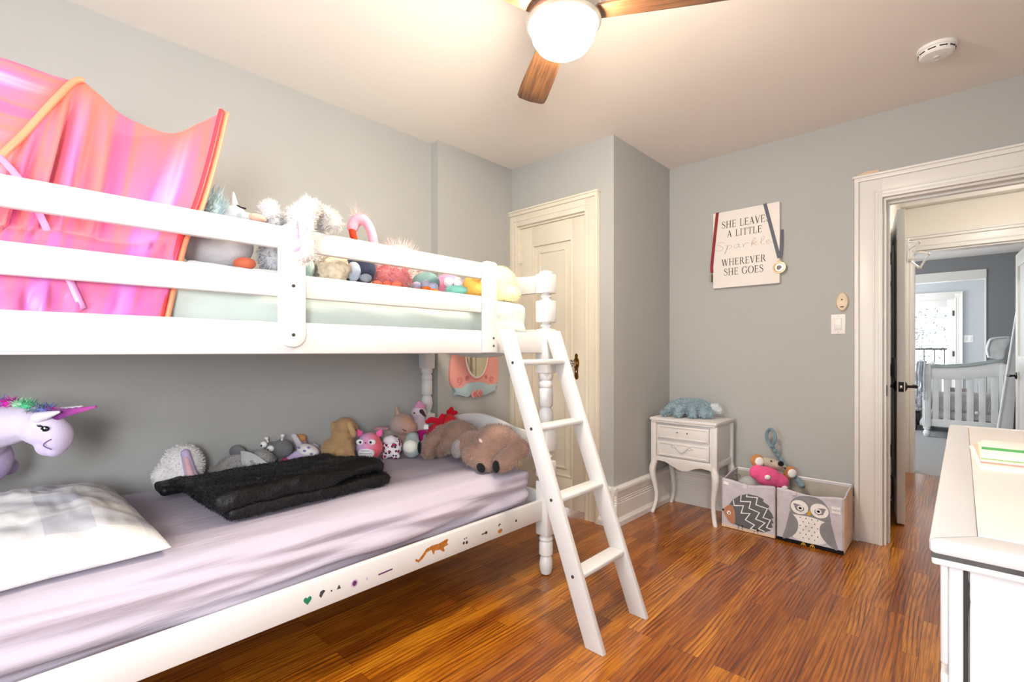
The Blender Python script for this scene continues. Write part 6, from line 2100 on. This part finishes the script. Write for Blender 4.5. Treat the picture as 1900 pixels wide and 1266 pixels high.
t = thing('ladder_shelf', 'tall white board leaning by the far bedroom door', 'leaning board', (0.36, 7.45, 0.012))
MB().prism([(-0.10, 0.0), (0.03, 0.0), (0.1, 1.62), (0.085, 1.66)], -0.012, 0.02, 'xz', 0.003).build('board', cw, t)
MB().tube([(-0.1, -0.014, 0.0), (0.086, -0.014, 1.64)], 0.012, 8).build('edge_strip', cw, t)
MB().tube([(0.093, 0.0, 1.63), (0.09, -0.01, 1.68), (0.095, -0.01, 1.72)], 0.01, 8).build('hook', M['black_metal'], t)

t = thing('daybed', 'low daybed under a grey floral cover behind the crib', 'daybed', (-0.845, 9.0, 0))
MB().box(-0.6, 0.42, -0.35, 0.4, 0.12, 0.25, 0.01).build('base', M['black'], t)
fl_ = NT('grey_floral_cover')
v_ = fl_.coords('Object')
fl_.l(fl_.ramp(fl_.noise(v_, 22, 4), [(0.38, '#6f7278'), (0.5, '#b9bac0'), (0.62, '#e6e4e6')]), fl_.b.inputs['Base Color'])
MB().soft(-0.62, 0.44, -0.37, 0.42, 0.25, 0.56, 0.07, (14, 10, 5), lambda p, n: 0.012 * mnoise.noise(p * 6)).build('cover', fl_.m, t, angle=180)
for sx in (-0.55, 0.36):
    for sy in (-0.3, 0.35):
        MB().box(sx - 0.025, sx + 0.025, sy - 0.025, sy + 0.025, 0, 0.13, 0.003).build('leg', M['black'], t)

t = thing('light_switch', 'white switch plate on the sunroom wall beside the glazed door', 'light switch', (0.08, 11.3, 1.3))
MB().box(-0.06, 0.06, -0.006, 0, -0.06, 0.06, 0.003).build('plate', M['white_plastic'], t)
for x in (-0.025, 0.025):
    MB().box(x - 0.014, x + 0.014, -0.009, -0.005, -0.03, 0.03, 0.001).build('rocker', M['worn'], t)

# balcony beyond the glazed door
struct(MB().box(-2.2, 1.2, 11.42, 12.75, -0.12, -0.02).build('floor_balcony', plain('balcony_deck', '#b5b2ab', 0.9), smooth=False))
t = thing('balcony_railing', 'thin dark metal balcony railing outside the glazed door', 'railing', (-0.45, 12.6, -0.02))
MB().box(-1.5, 1.4, -0.02, 0.02, 1.14, 1.17, 0.003).build('top_rail', M['black_metal'], t)
MB().box(-1.5, 1.4, -0.012, 0.012, 0.1, 0.12, 0.002).build('bottom_rail', M['black_metal'], t)
for k in range(20):
    x = -1.45 + k * 0.15
    MB().tube([(x, 0, 0.0 if k % 5 == 0 else 0.11), (x, 0, 1.15)], 0.008, 8).build('baluster', M['black_metal'], t)
rnd = random.Random(12)
t = thing('garden_tree', 'pale leafy tree beyond the balcony', 'tree', (-1.2, 16.5, -3.0))
MB().tube([(0, 0, 0), (0.05, 0, 2.0), (-0.1, 0.1, 3.6)], [0.16, 0.13, 0.08], 12).build('trunk', plain('bark', '#7d746c', 0.9), t)
vs, fs = [], []
for i in range(900):
    c = Vector((rnd.gauss(0, 0.8), rnd.gauss(0, 0.8), 4.7 + rnd.gauss(0, 0.75)))
    if c.length > 30:
        continue
    d = Vector((rnd.uniform(-1, 1), rnd.uniform(-1, 1), rnd.uniform(-1, 1))).normalized() * 0.06
    e = d.orthogonal().normalized() * 0.026
    k = len(vs)
    vs += [tuple(c - d), tuple(c + e), tuple(c + d), tuple(c - e)]
    fs.append((k, k + 1, k + 2, k + 3))
me = bpy.data.meshes.new('foliage')
me.from_pydata(vs, [], fs)
me.materials.append(M['leaf'])
o = bpy.data.objects.new('foliage', me)
COL.objects.link(o)
o.parent = t

# ------------------------------------------------------------------ let soft things settle on what carries them
from mathutils.bvhtree import BVHTree
bpy.context.view_layer.update()


def solid_of(names):
    dg_ = bpy.context.evaluated_depsgraph_get()
    vs_, ps_ = [], []
    for o_ in names:
        ev = o_.evaluated_get(dg_)
        me_ = ev.to_mesh()
        k_ = len(vs_)
        vs_ += [o_.matrix_world @ v.co for v in me_.vertices]
        ps_ += [tuple(i + k_ for i in p.vertices) for p in me_.polygons]
        ev.to_mesh_clear()
    return BVHTree.FromPolygons(vs_, ps_)


def family(o_):
    return [o_] + [q for c_ in o_.children for q in family(c_)]


def settle(root, carrier, top):
    """raise or lower a thing until its lowest point just touches the surface under it"""
    dg_ = bpy.context.evaluated_depsgraph_get()
    need = None
    for o_ in family(root):
        if o_.type != 'MESH' or o_.name.startswith('fur'):
            continue
        ev = o_.evaluated_get(dg_)
        me_ = ev.to_mesh()
        for v in me_.vertices:
            p = o_.matrix_world @ v.co
            hit = carrier.ray_cast(Vector((p.x, p.y, top)), Vector((0, 0, -1)))
            if hit[0] is not None and top - hit[0].z < 0.25:
                g_ = hit[0].z - p.z
                need = g_ if need is None else max(need, g_)
        ev.to_mesh_clear()
    if need is not None:
        root.location.z += need + 0.0004
        bpy.context.view_layer.update()


lower_bed = solid_of([low])
settle(p1, lower_bed, 0.62)
settle(th, lower_bed, 0.62)
upper_bed = solid_of([up])
sheet_o = bpy.data.objects['folded_sheet']
settle(sheet_o, upper_bed, 1.42)
upper_bed = solid_of([up, sheet_o])
for o_ in list(COL.objects):
    if o_.get('group') == LB:
        settle(o_, lower_bed, 0.62)
    elif o_.get('group') == UB:
        settle(o_, upper_bed, 1.42)
settle(bpy.data.objects['plush_dinosaur'], solid_of([o_ for o_ in ns.children if o_.name.startswith('top')]), 0.75)
